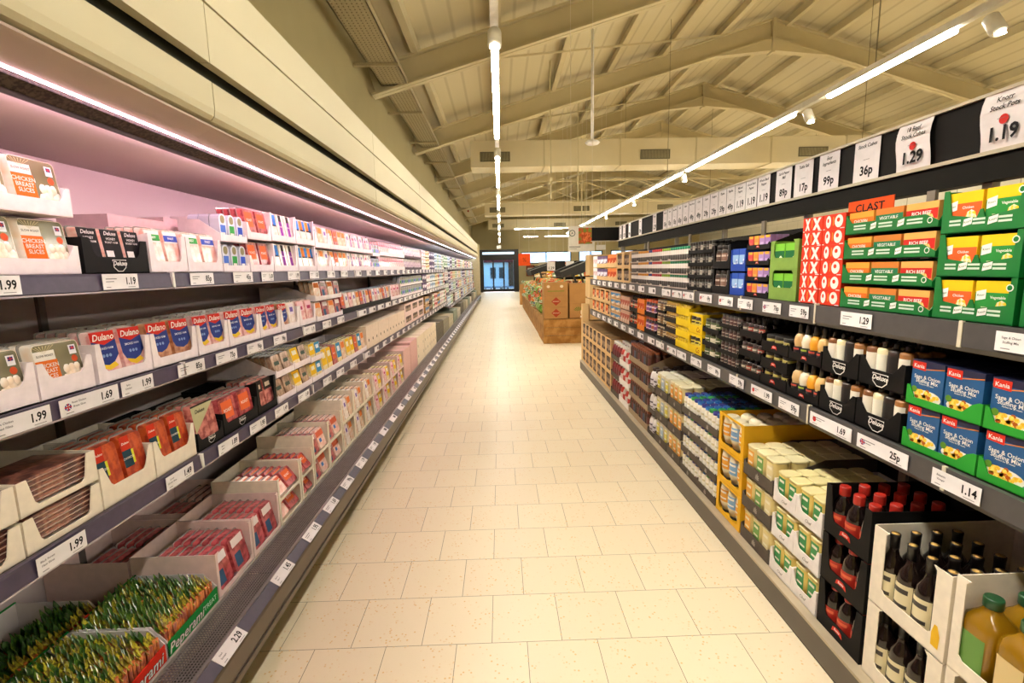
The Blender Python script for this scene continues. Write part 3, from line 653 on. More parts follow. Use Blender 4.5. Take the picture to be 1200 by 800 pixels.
        L.poly([(a,u+(v-u)*.3),(a,v),(b,v),(b,u+(v-u)*.95)], y, matt('b9b48c')); L.text('Deluxe', w*.13, a+w*.3, v-.03, y-.0012, matt('2a2622'), .3); R(.0, .96, 1, 1, '2a2622', 1)
    elif style == 'purple': R(.3, .1, .7, .72, '8a3a9c'); R(.3, .72, .7, .98, '2c2624'); X('ROAST', w*.12, .5, .5, 'f4e8f4')
    elif style == 'orblue': R(0, .55, .55, .95, 'e8842a'); R(.55, .5, 1, .95, '3a84d8'); R(0, .48, 1, .55, '22201e')
    elif style == 'redsl': R(.1, .35, .8, .9, 'e46a3a'); X('ROAST', w*.14, .45, .6, 'fbeee4')
    elif style == 'pinkp': R(.1, .55, .9, .95, 'f6c8d4'); R(.25, .6, .75, .75, 'c03c6c', 1)
    elif style == 'pale': R(.2, .5, .8, .95, 'f2e4ec'); R(.3, .6, .7, .8, '7a62b0', 1)
    elif style == 'cheeseY': R(0, .3, 1, 1, 'f0c21e'); R(.2, .6, .8, .85, 'f8f0d8', 1)
    elif style == 'cheeseB': R(0, .3, 1, 1, '3a8cc0'); R(.2, .6, .8, .85, 'f0f4f8', 1)
    elif style == 'redp': R(.15, .1, .55, .5, '3a5a7c'); R(.15, .7, .9, .95, 'f0e4e4')
    elif style == 'darkp': R(0, .6, 1, 1, '2e2624'); R(.2, .7, .8, .85, 'd8c8b0', 1)
    elif style == 'orp': R(.1, .65, .9, .95, 'e8843c')
    elif style == 'clear': R(.2, .45, .8, .65, '4a5a50')
    elif style == 'multi': R(.0, .6, 1, .9, 'd86a4a'); R(.2, .3, .5, .5, '4a7ac0')
    nm = {'cheeseY': 'cheese_pack', 'cheeseB': 'cheese_pack', 'chickO': 'chicken_pack', 'chickM': 'chicken_pack', 'choriz': 'chorizo_pack', 'salami': 'salami_pack', 'redp': 'bacon_pack', 'redsl': 'sliced_roast_pack', 'orp': 'fish_pack', 'pale': 'turkey_pack', 'multi': 'sausage_pack', 'purple': 'sliced_turkey_pack', 'clear': 'pate_pack', 'darkp': 'cured_meat_pack', 'orblue': 'sliced_turkey_pack'}.get(style, 'ham_pack')
    return Proto(nm, 'food pack', [('pack_body', bk), ('label', L)], d=t, w=w)
@memo
def stuffing(w, d, h):
    B = M('1a5488', .45, scale=6); Nv = M('1a2040', .45); m = MB().box(-w/2, 0, 0, w/2, d, h, B); m.box(-w/2-.0004, -.0004, h*.86, w/2+.0004, d+.0004, h+.0004, Nv)
    L = MB(); y = -.001
    L.poly([(-w/2,h*.84),(-w*.1,h*.8),(w/2,h*.88),(w/2,h*.9),(-w*.1,h*.82),(-w/2,h*.86)], y, matt('d8823a'))
    L.poly([(-w*.48,h*.8),(-w*.06,h*.78),(-w*.06,h*.97),(-w*.48,h*.97)], y-.0004, matt('cf3322')); L.text('Kania', w*.15, -w*.27, h*.87, y-.0008, WHITE)
    L.text('Sage & Onion', w*.145, 0, h*.63, y-.0004, WHITE); L.text('Stuffing Mix', w*.145, 0, h*.54, y-.0004, WHITE); L.text('Perfect for all roasts', w*.055, 0, h*.47, y-.0004, WHITE)
    P = MB(); pl = [(w*.03+w*.45*math.cos(t), h*.2+h*.15*math.sin(t)) for t in [k*PI/9 for k in range(18)]]
    P.poly(pl, y-.0002, matt('ece8dc'))
    rnd = random.Random(3); Yc = M('e8b42c', .5, scale=160, hex2='f6d860')
    for k in range(26):
        a = rnd.random()*2*PI; q = rnd.random()**.5; P.poly([(w*.03+w*.36*q*math.cos(a)+.008*math.cos(j*PI/3), h*.23+h*.13*q*math.sin(a)+.007*math.sin(j*PI/3)) for j in range(6)], y-.0006-.0001*(k % 5), Yc if k % 6 else matt('b8601e'))
    P.poly([(-w*.36+.011*math.cos(j*PI/4), h*.33+.011*math.sin(j*PI/4)) for j in range(8)], y-.0012, matt('5c8a2c'))
    return Proto('stuffing_mix_box', 'food box', [('box', m), ('printed_front', L), ('food_picture', P)], d=d, w=w)
@memo
def stockbox(lft, v, w, d, h):
    R_ = M('e23a20', .5, scale=8, var=.03); m = MB().box(-w/2, 0, 0, w/2, d, h, R_)
    L = MB()
    for q, cx in ((0, -w*.25), (1, w*.22)):
        hw = w*(.205 if (q or not v) else .13); z0, z1 = h*.1, h*.93; t = hw*.62; zm = (z0+z1)/2
        if lft:
            L.poly([(cx-hw,z0),(cx-hw+t,z0),(cx+hw,z1),(cx+hw-t,z1)], -.0008, WHITE); L.poly([(cx+hw-t,z0),(cx+hw,z0),(cx-hw+t,z1),(cx-hw,z1)], -.0010, WHITE)
        else:
            L.poly([(cx+hw*.9*math.cos(k*PI/9), zm+(z1-z0)*.5*math.sin(k*PI/9)) for k in range(18)], -.0008, WHITE)
            L.poly([(cx-hw*.1+hw*.34*math.cos(k*PI/6), zm+(z1-z0)*(.1+.17*math.sin(k*PI/6))) for k in range(12)], -.0011, R_)
    if v: L.rect(-w*.04, h*.25, -w*.005, h*.8, -.0009, matt('e8a03a'))
    L.rect(-w*.48, h*.02, -w*.4, h*.07, -.0008, WHITE); L.rect(w*.3, h*.02, w*.48, h*.07, -.0008, WHITE)
    return Proto('stock_cube_box', 'food box', [('box', m), ('printed_front', L)], d=d, w=w)
@memo
def sleeve(style, w, d, h):
    """cardboard sleeve pack for stock pots, cups and sachets"""
    C = {'kO': ('f0c41e', 'd8602a', 'f2ead8'), 'kG': ('f0c41e', '2e8a3c', 'e8d8b8'), 'pO': ('f0a03c', 'e87428', 'f8dc9c'), 'pG': ('c87a34', '2f7a52', 'e8b868'), 'pR': ('e8a85a', 'cc2c24', 'f0d080'),
         'sG': ('7cc43c', '226a3c', 'e8f0d8'), 'box': ('c8c0b0', '8a8274', 'e8e4da'), 'blue': ('2f55b8', '9cc0e8', 'e8eef8'), 'kb': ('c49a68', '5a4030', 'caa878'), 'kblue': ('c49a68', '4a84b8', 'dcd0b8'),
         'bag': ('c8a088', 'b05a4a', 'e0c8b0'), 'snack': ('e8843c', 'c84a1e', 'f0c890'), 'purp': ('6a5278', 'e8e0ec', '4a3a58'), 'wht': ('ece8e6', 'd8b8bc', 'f4f0ee'), 'dair': ('dfe6ee', '7ea0c0', 'f4f6f8'),
         'dairg': ('dde6d4', '7ca070', 'f4f6ee'), 'dairc': ('ece0bc', 'c8a868', 'f6f0dc'), 'dairr': ('e8c4c0', 'b83a34', 'f4e8e4'), 'choc': ('5a4438', 'a89078', '3c2c24'), 'pinkb': ('eccfcd', 'd89a9a', 'f4e0de')}[style]
    m = MB().box(-w/2, 0, 0, w/2, d, h, M(C[0], .5, scale=10)); L = MB(); y = -.0007
    L.rect(-w/2+.001, h*.3, w/2-.001, h*.72, y, matt(C[1])); L.rect(-w*.3, h*.08, w*.1, h*.36, y-.0003, matt(C[2]))
    L.poly([(w*.22+w*.16*math.cos(k*PI/4), h*.34+h*.2*math.sin(k*PI/4)) for k in range(8)], y-.0005, M(C[2], .5, scale=90, hex2=C[0]))
    if style in ('kO', 'kG'):
        L.poly([(-w*.46,h*.5),(-w*.2,h*.56),(-w*.2,h*.8),(-w*.46,h*.74)], y-.0006, WHITE); L.text('Knorr', w*.08, -w*.33, h*.65, y-.001, matt('1c6a34'), ang=.1)
        L.text('Chicken' if style == 'kO' else 'Vegetable', w*.1, w*.12, h*.6, y-.001, WHITE)
    elif style in ('pO', 'pG', 'pR'): L.text({'pO': 'CHICKEN', 'pG': 'VEGETABLE', 'pR': 'RICH BEEF'}[style], w*.13, 0, h*.55, y-.001, WHITE)
    nm = {'k': 'stock_pot_pack', 'p': 'stock_pot_pack', 's': 'sachet_pack'}.get(style[0], 'food_packet')
    nm = {'box': 'food_packet', 'kb': 'food_carton', 'kblue': 'food_carton', 'snack': 'snack_bag', 'purp': 'snack_bag', 'bag': 'snack_bag'}.get(style, nm)
    nm = 'dairy_pack' if style.startswith('dai') else nm
    return Proto(nm, 'food pack', [('sleeve', m), ('printed_front', L)], d=d, w=w)
@memo
def greentray(w, d, h, kind):
    m = MB(); t = .003
    if kind == 'tall':
        fr = MB().prism([(-w/2,0),(w/2,0),(w/2,h),(w/2-.016,h),(w/2-.022,h*.42),(.012,h*.32),(.004,h*.5),(-.004,h*.5),(-.012,h*.32),(-w/2+.03,h*.42),(-w/2+.016,h),(-w/2,h)], 'y', 0, t, GRN)
    else:
        fr = MB().prism([(-w/2,0),(w/2,0),(w/2,h*.2),(w/2-.05,h*.46),(-w/2+.03,h*.46),(-w/2,h*.8)], 'y', 0, t, GRN)
    for q in (-.3, 0, .3):
        z = h*.17
        for k in range(2): fr.rect(w*(q-.09), z+k*.011, w*(q+.06), z+k*.011+.006, -.0008, matt('c8dccb'))
        if q < .3:
            cx = w*(q+.15); fr.poly([(cx-.014,z-.004),(cx+.012,z+.002),(cx+.014,z+.022),(cx-.012,z+.016)], -.001, WHITE); fr.text('Knorr', .009, cx, z+.009, -.0014, matt('0d6a34'), ang=.2)
    cx = w/2-.017 if kind == 'tall' else w/2-.03; cz = h*.8 if kind == 'tall' else h*.24
    fr.poly([(cx+.010*math.cos(k*PI/6), cz+.010*math.sin(k*PI/6)) for k in range(12)], -.0008, WHITE); fr.poly([(cx+.007*math.cos(k*PI/6), cz+.007*math.sin(k*PI/6)) for k in range(12)], -.0011, GRN)
    sd = []
    for x in (-w/2, w/2-t): sd.append(MB().prism([(t,0),(d,0),(d,h-.002),(t,h-.002 if kind == 'tall' else (h*.8 if x < 0 else h*.2))] if kind == 'tall' or x < 0 else [(t,0),(d,0),(d,h-.002),(.05,h-.002),(t,h*.2)], 'x', x, x+t, GRN))
    return Proto('display_tray', 'tray', [('base', MB().box(-w/2+.001, 0, 0, w/2-.001, d, t, GRN)), ('front_panel', fr), ('side_panel', sd[0]), ('side_panel', sd[1]), ('back_panel', MB().box(-w/2+t, d-t, t, w/2-t, d, h-.002, GRN))])
@memo
def stufftray(w, d, h):
    G = M('2f9a34', .5, scale=8); fr = MB()
    pts = [(-w/2,0),(w/2,0),(w/2,h*.42),(w/2-.012,h*.42)]
    for k in range(9): t_ = k/8; pts.append((w/2-.03-.03*t_, h*(.36-.2*t_)))
    pts += [(-w/2+.03, h*.16), (-w/2+.012, h*.4), (-w/2, h*.42)]
    fr.prism(pts, 'y', 0, .003, G)
    sd = [MB().prism([(.003,0),(d,0),(d,h*.42),(.003,h*.42)], 'x', x, x+.003, G) for x in (-w/2, w/2-.003)]
    return Proto('display_tray', 'tray', [('base', MB().box(-w/2+.001, 0, 0, w/2-.001, d, .003, G)), ('front_panel', fr), ('side_panel', sd[0]), ('side_panel', sd[1])])
# ================================================================== PLACEMENT
def tf(side, X, yc, off, z):
    """world position and turn of something whose front faces the aisle"""
    return ((X+off, yc, z), -PI/2) if side == 'R' else ((-X-off, yc, z), PI/2)
TIER = {1: [''], 2: ['lower', 'upper'], 3: ['bottom', 'middle', 'top'], 4: ['bottom', 'second', 'third', 'top'], 6: ['bottom', 'second', 'third', 'fourth', 'fifth', 'top']}
ORD = ['first', 'second', 'third', 'fourth', 'fifth', 'sixth', 'seventh', 'eighth', 'ninth', 'tenth', 'eleventh', 'twelfth', 'thirteenth', 'fourteenth']
SHELF = {'RB': ('R', 1.275, .139), 'RM': ('R', 1.35, .981), 'RT': ('R', 1.35, 1.421), 'LT': ('L', 1.35, 1.611), 'LM': ('L', 1.35, 1.241), 'LL': ('L', 1.32, .841), 'LD': ('L', 1.18, .281)}
BLOCKS = []
def block(sh, d0, d1, tiers, th, cols, tray, traylab, item, itemlab, n, where, rows=(3, 2), tilt=0, far=None, itop=None, gap=.002, dy0=.006, pitch=None, itemz=.0045, jit=0, rise=None):
    """tray(w,h)->Proto or None; item(w,h,k)->Proto; rows = (rows in the uppermost tier, rows below)"""
    side, X, z0 = SHELF[sh] if isinstance(sh, str) else sh
    W = (d1-d0)/cols; far = (d0 > 4.9) if far is None else far
    for t in range(tiers):
        for c in range(cols):
            yc = d0+W*(c+.5); z = z0+t*th
            tn = TIER[tiers][t]; cn = '' if cols == 1 else (('nearer', 'farther')[c] if cols == 2 else ORD[c])+' column '
            pos = (tn+' tier ' if tn else '')+cn
            if tray:
                p = tray(W-gap, th); loc, rz = tf(side, X, yc, 0, z)
                p.inst(loc, rz, (traylab+', '+pos.strip()+(', ' if pos else '')+where).replace(', ,', ','), far=far and cols*tiers > 3)
            if not item: continue
            if tray: tdep = max(v[1] for v in tray(W-gap, th).parts[0][1].v)
            iw = (W-gap-.009)/n if tray else (W-gap)/n
            last = t == tiers-1; nr = rows[0] if last else rows[1]
            for k in range(n):
                for r in range(nr):
                    p = item(iw-.0015, th, k)
                    if tray and r and dy0+(r+1)*(pitch or (p.d+.002)) > tdep-.006: continue
                    lx = (k-(n-1)/2)*iw; pt = pitch or (p.d+.002)
                    off = dy0+r*pt+(p.d/2 if p.parts[0][0] == 'body' else 0)
                    yy = yc-lx if side == 'R' else yc+lx
                    loc, rz = tf(side, X, yy, off, z+(itemz if tray else .0005)+abs(math.sin(tilt))*p.d)
                    lab = itemlab if isinstance(itemlab, str) else itemlab[k % len(itemlab)]
                    p.inst(loc, rz+(random.uniform(-jit, jit) if jit else 0), lab+', '+pos+where, group=lab+', '+pos+where, far=far or r > 1, tilt=tilt)
# ------------------------------------------------------------------ dry goods, base shelf
def tU(mat, d, lipf, hsf, e, e2, **k):
    return lambda w, h: T('display_tray', 'tray', w, d, h*.985, h*lipf, h*hsf, e, e2, mat, **k)
def tW(which, d, e, zb, zt, sty=''):
    return lambda w, h: window_case(w, d, h*.99, e, h*zb, h*zt, which, sty)
def bt(kind, hf, body, cap, lab, lab2=None, n=14, sq=0, wf=1):
    def g(w, h, k):
        q = lambda v: v[k % len(v)] if isinstance(v, (list, tuple)) else v
        return bottle(kind, min(w*wf, w), h*hf, q(body), q(cap), q(lab), q(lab2), n, sq)
    return g
# olive oil
block('RB', .93, 1.24, 2, .29, 1, tW('cream', .50, .028, .16, 1.0, 'drop'), 'cream open carton of olive oil', bt('oil', .86, 'd8a01c', '1e4a2a', ['5c8a3a', 'd8c088', '5c8a3a'], None, 18, 4), 'golden olive oil bottle with green cap', 3, 'beside the dark vinegar', rows=(3, 1))
block('RB', 1.25, 1.545, 2, .282, 1, tW('cream', .50, .05, .2, .985, 'drop'), 'cream carton of dark vinegar bottles', bt('wine', .93, '1a0f0c', '171210', 'e8dcb4', '3a3430', 18), 'tall black balsamic vinegar bottle with gold top', 4, 'between oil and red caps', rows=(4, 2))
block('RB', 1.56, 1.80, 3, .2, 1, tU(BLK, .50, .3, .98, .03, .045, style='red', bs=.03, bz=.035, hb=.19), 'black tray of dark sauce bottles', bt('ketchup', .98, '160c0a', 'b02a20', 'b02c20', 'd8603a', 18), 'dark sauce bottle with red cap and label', 3, 'beside the yellow mayonnaise', rows=(4, 1))
block('RB', 1.81, 2.16, 3, .174, 2, tU(WCARD, .50, .3, .62, .014, .03, style='cellini', bs=.04, hb=.12), 'white low tray of mayonnaise', bt('tub', .84, 'f0d878', 'f4e6a8', '2f8a48', 'f0ecd8', 14, 6), 'yellow mayonnaise tub with green label', 2, 'beside the red capped sauces', rows=(5, 2))
block('RB', 2.17, 2.45, 3, .179, 1, tU(GRYC, .50, .36, .42, .004, .006, style='leaf', bs=.03, hb=.17), 'dark tray of pale dressing tubs', bt('tub', .9, 'f0dc94', 'f6eab8', ['e8a83c', '6a9a48', 'e8d8a0'], 'f4ecd0', 14, 6), 'pale cream tub with colourful label', 3, 'beside the yellow crates', rows=(6, 1))
block('RB', 2.46, 2.755, 3, .203, 1, tW('yel', .50, .03, .14, .93), 'bright yellow crate of squeeze bottles', bt('squeeze', .9, 'f2e6c4', '2c2a28', ['e8a030', '7ea8d0'], 'f4eee0', 14), 'cream squeeze bottle standing on its cap', 3, 'beside the blue lidded bottles', rows=(6, 1))
block('RB', 2.77, 3.35, 4, .142, 2, tU(GRYC, .50, .34, .36, .004, .006, style='leaf', bs=.028, hb=.12), 'grey tray of white lidded bottles', bt('lidjar', .95, 'f2ead4', ['3c3a8c', '2c6cb8', '3aa04c'], 'f6f2e6', 'd8cfa8', 12), ['white dressing bottle with violet lid', 'white dressing bottle with blue lid', 'white dressing bottle with green lid'], 5, 'beside the yellow crates', rows=(6, 1))
block('RB', 3.36, 3.64, 3, .2, 1, tU(GRYC, .50, .34, .36, .004, .006, style='leaf', bs=.028, hb=.19), 'grey tray of cream and amber tubs', bt('tub', .93, ['f2e0a0', 'f2e0a0'], 'f6ecc4', ['e8a030', 'e89a24'], 'f4ecd8', 12, 6), 'cream tub with amber label', 3, 'next to the blue lidded bottles', rows=(6, 1))
block('RB', 3.65, 3.95, 3, .2, 1, tU(GRYC, .50, .34, .36, .004, .006, style='leaf', bs=.028, hb=.19), 'grey tray of cream and lemon tubs', bt('tub', .93, 'f0e8cc', 'f6f0d8', ['d8cc3c', 'a8bccc'], 'f0f0e8', 12, 6), 'cream tub with lemon or pale blue label', 3, 'beyond the amber tubs', rows=(6, 1))
block('RB', 3.96, 4.15, 3, .2, 1, tU(GRYC, .50, .2, .22, .004, .006, hb=.19), 'grey narrow tray of white bottles', bt('upbottle', .93, 'ece8e4', '4a3a34', 'e0dce4', '5a5058', 12), 'white bottle with dark round mark', 2, 'beside the brown sauces', rows=(4, 1))
block('RB', 4.16, 4.79, 4, .177, 2, tU(card('a08c70'), .50, .3, .32, .004, .006, hb=.16), 'tan grey tray of brown bottles', bt('lidjar', .96, '4a2618', '8a4a2c', ['3c2a24', '6a3a34', '4a5468'], None, 12), 'brown sauce bottle with brown lid', 5, 'beside the white bottles', rows=(6, 1))
block('RB', 4.8, 5.2, 3, .205, 1, tU(WCARD, .50, .3, .34, .004, .006, hb=.19), 'white tray of red and white bottles', bt('upbottle', .95, ['c83a30', 'e8dcd4'], 'f0ebe4', ['e8dcd4', 'c03a34'], None, 12), 'red and white squeeze bottle with white lid', 4, 'beside brown sauces', rows=(6, 1))
block('RB', 5.21, 5.6, 3, .205, 1, tU(GRYC, .50, .26, .3, .004, .006, hb=.19), 'grey tray of dark red bottles', bt('upbottle', .95, '8a2428', 'f0ebe4', '6a1e24', None, 12), 'dark red squeeze bottle with white lid', 4, 'beside the kraft cartons', rows=(6, 1))
block('RB', 5.61, 7.6, 3, .205, 7, tW('kraft', .50, .038, .14, .92), 'kraft carton with a dark window', lambda w, h, k: sleeve(['choc', 'choc', 'snack'][k % 3], w*.95, .07, h*.8), ['brown packet seen in a carton window', 'orange packet seen in a carton window'], 2, 'end of the bottom shelf', rows=(3, 1))
# ------------------------------------------------------------------ dry goods, middle shelf
block('RM', 1.035, 1.295, 2, .149, 1, stufftray and (lambda w, h: stufftray(w, .2, h)), 'green tray of blue stuffing boxes', lambda w, h, k: stuffing(w*.96, .045, h*.96), 'blue sage and onion stuffing mix box', 2, 'closer to the camera', rows=(4, 4))
block('RM', 1.30, 1.56, 2, .149, 1, lambda w, h: stufftray(w, .2, h), 'green tray of blue stuffing boxes', lambda w, h, k: stuffing(w*.96, .045, h*.96), 'blue sage and onion stuffing mix box', 2, 'beside black sauce trays', rows=(4, 4))
DB = (['7a4a24', 'f0e0b4', '2a1c16', '96622e'], ['221a16', '2a221c', '1c1614', '221a16'], ['f0e8d8', 'f0ead8', '1e1c1c', 'f0e8d8'], None)
block('RM', 1.57, 1.78, 2, .166, 1, tU(BLK, .3, .38, .62, .016, .04, style='deluxe', bs=.037, bz=.032, hb=.1), 'black tray of luxury sauces', bt('lux', .97, *DB, 16), ['sauce bottle with brown top and white label', 'pale cream sauce bottle', 'dark sauce bottle with black label', 'caramel sauce bottle'], 4, 'beside the stuffing boxes', rows=(3, 1))
block('RM', 1.785, 1.995, 2, .166, 1, tU(BLK, .3, .38, .62, .016, .04, style='deluxe', bs=.037, bz=.032, hb=.1), 'black tray of luxury sauces', bt('lux', .97, *DB, 16), ['sauce bottle with brown top and white label', 'pale cream sauce bottle', 'dark sauce bottle with black label', 'caramel sauce bottle'], 4, 'beside the long necked dressings', rows=(3, 1))
block('RM', 2.0, 2.235, 2, .172, 1, tU(BLK, .3, .22, .42, .008, .012, style='red', bs=.02, bz=.02, hb=.1), 'black tray of long necked dressings', bt('dressing', .96, ['d8b078', 'f2ead0', 'eda52a', 'e0b470'], '1c1816', ['26262c', '26262c', '2a2226', '26262c'], ['c04a3c', 'a8c048', 'c04a3c', 'c04a3c'], 16), ['tan dressing bottle with long black cap', 'white dressing bottle with long black cap', 'orange dressing bottle with long black cap'], 4, 'by the olive jars', rows=(3, 1))
block('RM', 2.24, 2.475, 3, .086, 1, tU(BLK, .3, .62, .64, .004, .006, style='red', bs=.024, bz=.028, hb=.08), 'black low tray of mustard jars', bt('widejar', .96, 'a89a4c', '2a2826', '221e1c', 'a83028', 14), 'olive coloured jar with dark lid', 3, 'beside the dressings', rows=(4, 1))
block('RM', 2.48, 2.715, 3, .108, 1, tU(BLK, .3, .36, .38, .004, .006, hb=.09), 'black tray of silver capped bottles', bt('sauce', .96, '2a1e1a', '4a4644', ['6a625a', 'b04a3c'], 'c8c0b0', 12), 'dark small bottle with grey cap', 4, 'beside the olive jars', rows=(4, 1))
block('RM', 2.72, 2.975, 4, .079, 1, tU(BLK, .3, .3, .32, .004, .006, hb=.06), 'black tray of dark jars', bt('jar', .95, '3a2420', '3c3a38', ['4a2e28', '3a3634', '5a3430'], 'a89a8c', 12), 'small brown jar with dark lid', 5, 'beside the silver capped bottles', rows=(4, 1))
block('RM', 2.98, 3.225, 3, .088, 1, tU(BLK, .3, .36, .38, .004, .006, hb=.08), 'black tray of green jars', bt('widejar', .95, '4a5a2c', '2a2c26', ['4c5a34', 'd8d0b8'], 'e8e0cc', 12), 'green small jar with dark lid', 3, 'beside the yellow crates', rows=(3, 1))
block('RM', 3.23, 3.465, 2, .142, 1, lambda w, h: window_case(w, .34, h*.99, .02, h*.42, h*.86, 'lem', 'co'), 'yellow tall crate of jars', bt('jar', .93, '3a342a', 'e8dcb0', 'e8d85c', '2a2420', 12), 'dark jar with pale lid', 3, 'beside the green jars', rows=(3, 1))
block('RM', 3.47, 3.725, 4, .083, 1, lambda w, h: T('display_tray', 'tray', w, .34, h*.985, h*.62, h*.66, .004, .006, YEL2, hb=h*.9), 'yellow low tray', bt('jar', .93, 'e8c828', 'f0d840', 'e8c82c', '5a4a1c', 10), 'small yellow jar', 5, 'between yellow crate and grey trays', rows=(3, 1))
block('RM', 3.73, 3.985, 4, .083, 1, tU(DSH, .3, .42, .44, .004, .006, hb=.07), 'charcoal tray of yellow lidded jars', bt('jar', .95, 'c8a050', 'ecd070', '6a4a2c', 'e8d8a8', 10), 'amber jar with yellow lid', 5, 'beyond the yellow trays', rows=(3, 1))
block('RM', 3.99, 4.225, 3, .11, 1, tU(DSH, .3, .2, .22, .004, .006, hb=.09), 'dark tray of cream labelled jars', bt('jar', .95, '4a3428', 'e8e0d0', ['d8c8a0', '8a6a44'], '5a4030', 10), 'brown jar with cream label', 3, 'by the purple labels', rows=(3, 1))
block('RM', 4.23, 4.555, 2, .158, 1, tU(BLK, .3, .24, .26, .004, .006, hb=.14), 'black tray of purple labelled bottles', bt('jar', .95, ['2c2230', '3c1e1c'], 'c8542a', ['8a4a8c', '5c3a7c', 'b0563c'], 'e0c8d0', 10), 'dark bottle with purple label and orange lid', 4, 'by the orange packets', rows=(3, 1))
block('RM', 4.56, 4.8, 2, .158, 1, tU(card('e8842a'), .3, .3, .9, .01, .02, hb=.14), 'orange tray of orange packets', lambda w, h, k: sleeve('snack', w*.95, .06, h*.85), 'orange seasoning packet', 3, 'between purple and red labels', rows=(3, 1))
block('RM', 4.81, 5.1, 2, .158, 1, tU(BLK, .3, .24, .26, .004, .006, hb=.14), 'black tray of red labelled bottles', bt('sauce', .95, '3a1c18', '24201e', ['c84a2c', '3c5a4a', 'c84a2c'], 'd8c8a8', 10), 'dark bottle with red label and black cap', 4, 'by the orange packets', rows=(3, 1))
block('RM', 5.11, 5.5, 2, .15, 1, None, '', lambda w, h, k: sleeve('bag', w*.95, .08, h*.93), 'pinkish brown food bag', 4, 'stacked beside the blue topped cartons', rows=(3, 1))
block('RM', 5.51, 6.0, 4, .083, 1, None, '', lambda w, h, k: sleeve('kblue', w*.97, .2, h*.95), 'kraft packet with blue top print', 2, 'beside the pink bags', rows=(1, 1))
block('RM', 6.01, 7.2, 2, .165, 4, tW('kraft', .38, .035, .14, .92), 'kraft window carton', lambda w, h, k: sleeve(['snack', 'choc'][k % 2], w*.95, .07, h*.75), ['orange packet in a kraft carton', 'brown packet in a kraft carton'], 2, 'far end of the middle shelf', rows=(2, 1))
# ------------------------------------------------------------------ dry goods, top shelf
block('RT', 1.0, 1.235, 3, .127, 1, lambda w, h: greentray(w, .24, h*.985, 'tall'), 'green tall tray of soup stock packs', lambda w, h, k: sleeve(['kO', 'kG'][k % 2], w*.97, .05, h*.88), ['yellow and orange stock pack', 'yellow and green stock pack'], 2, 'under the Stock Pots card', rows=(3, 1))
block('RT', 1.25, 1.495, 3, .127, 1, lambda w, h: greentray(w, .24, h*.985, 'tall'), 'green tall tray of soup stock packs', lambda w, h, k: sleeve(['kO', 'kG'][k % 2], w*.93, .05, h*.88), ['yellow and orange stock pack', 'yellow and green stock pack'], 2, 'beside the low green trays', rows=(3, 1), pitch=.055)
def pots(w, h, k): return sleeve(['pR', 'pG', 'pO'][2-k] if False else ['pO', 'pG', 'pR'][k], w*.93, .055, h*.82)
block('RT', 1.505, 1.915, 4, .093, 1, lambda w, h: greentray(w, .26, h*.985, 'low'), 'green low tray of stock pots', pots, ['orange chicken stock pot pack', 'green vegetable stock pot pack', 'red beef stock pot pack'], 3, 'beside the red boxes', rows=(3, 1))
for c in range(2):
    block('RT', 1.925+c*.137, 1.925+c*.137+.136, 6, .0615, 1, None, '', (lambda c: lambda w, h, k: stockbox(c == 1, (h*1000+w) and True, w, .22, h*.985))(c), ['red stock cube box with white rings', 'red stock cube box with white crosses'][c], 1, ['beside the green trays', 'beside the sage green cartons'][c], rows=(1, 1))
block('RT', 2.21, 2.44, 2, .142, 1, tW('greenb', .3, .03, .42, 1.0), 'sage green carton of sachets', lambda w, h, k: sleeve('sG', w*.95, .03, h*.86), 'bright green gravy sachet', 2, 'beside the red stock cube boxes', rows=(4, 1))
block('RT', 2.45, 2.68, 4, .083, 1, tU(BLK, .3, .36, .5, .006, .01, style='red', bs=.016, bz=.014, hb=.08), 'black tray of coloured sachets', lambda w, h, k: sleeve('box', w, .03, h*.8) if False else csach(k, w*.95, h*.86), ['red seasoning sachet', 'orange seasoning sachet', 'lilac seasoning sachet', 'purple seasoning sachet'], 4, 'by the sage green cartons', rows=(3, 1)) if False else None
@memo
def csach(k, w, h):
    c = ['c82c34', 'e8842a', 'b08ac8', '9a74b8'][k % 4]
    return Proto('seasoning_sachet', 'food pack', [('sleeve', MB().box(-w/2, 0, 0, w/2, .03, h, M(c, .4, coat=.3))), ('printed_front', MB().rect(-w*.4, h*.8, w*.4, h, -.0006, matt('e0a83c')).rect(-w*.3, h*.2, w*.3, h*.5, -.0006, matt(['e06a5c', 'f0b05c', 'd0b4e0', 'c8a8dc'][k % 4])))], d=.03, w=w)
block('RT', 2.45, 2.68, 4, .083, 1, tU(BLK, .3, .3, .36, .006, .01, style='red', bs=.016, bz=.013, hb=.08), 'black tray of coloured sachets', lambda w, h, k: csach(k, w*.95, h*.8), ['red seasoning sachet', 'orange seasoning sachet', 'lilac seasoning sachet', 'purple seasoning sachet'], 4, 'by the sage green cartons', rows=(3, 1))
block('RT', 2.69, 2.86, 2, .135, 1, tU(M('2448a8', .5), .3, .3, .9, .008, .014, hb=.12), 'royal blue tray of packets', lambda w, h, k: sleeve('blue', w*.95, .04, h*.9), 'royal blue sauce packet', 2, 'beside the coloured sachets', rows=(3, 1))
block('RT', 2.87, 3.105, 2, .15, 1, tU(BLK, .3, .3, .95, .02, .03, hb=.14), 'black tall tray of dark jars', bt('jar', .9, '2a201c', '2c2826', ['5a4034', '8a6a5c'], 'c8b8a8', 12), 'dark jar with brown label', 3, 'beside the royal blue trays', rows=(3, 1))
block('RT', 3.11, 3.52, 4, .083, 3, tU(BLK, .3, .3, .32, .004, .006, hb=.075), 'black small tray of pepper jars', bt('spice', .93, '3c3834', '262422', ['4a4642', 'b8b0a4'], '8c867e', 10), 'dark pepper jar with black lid', 3, 'by the green lidded spices', rows=(3, 1))
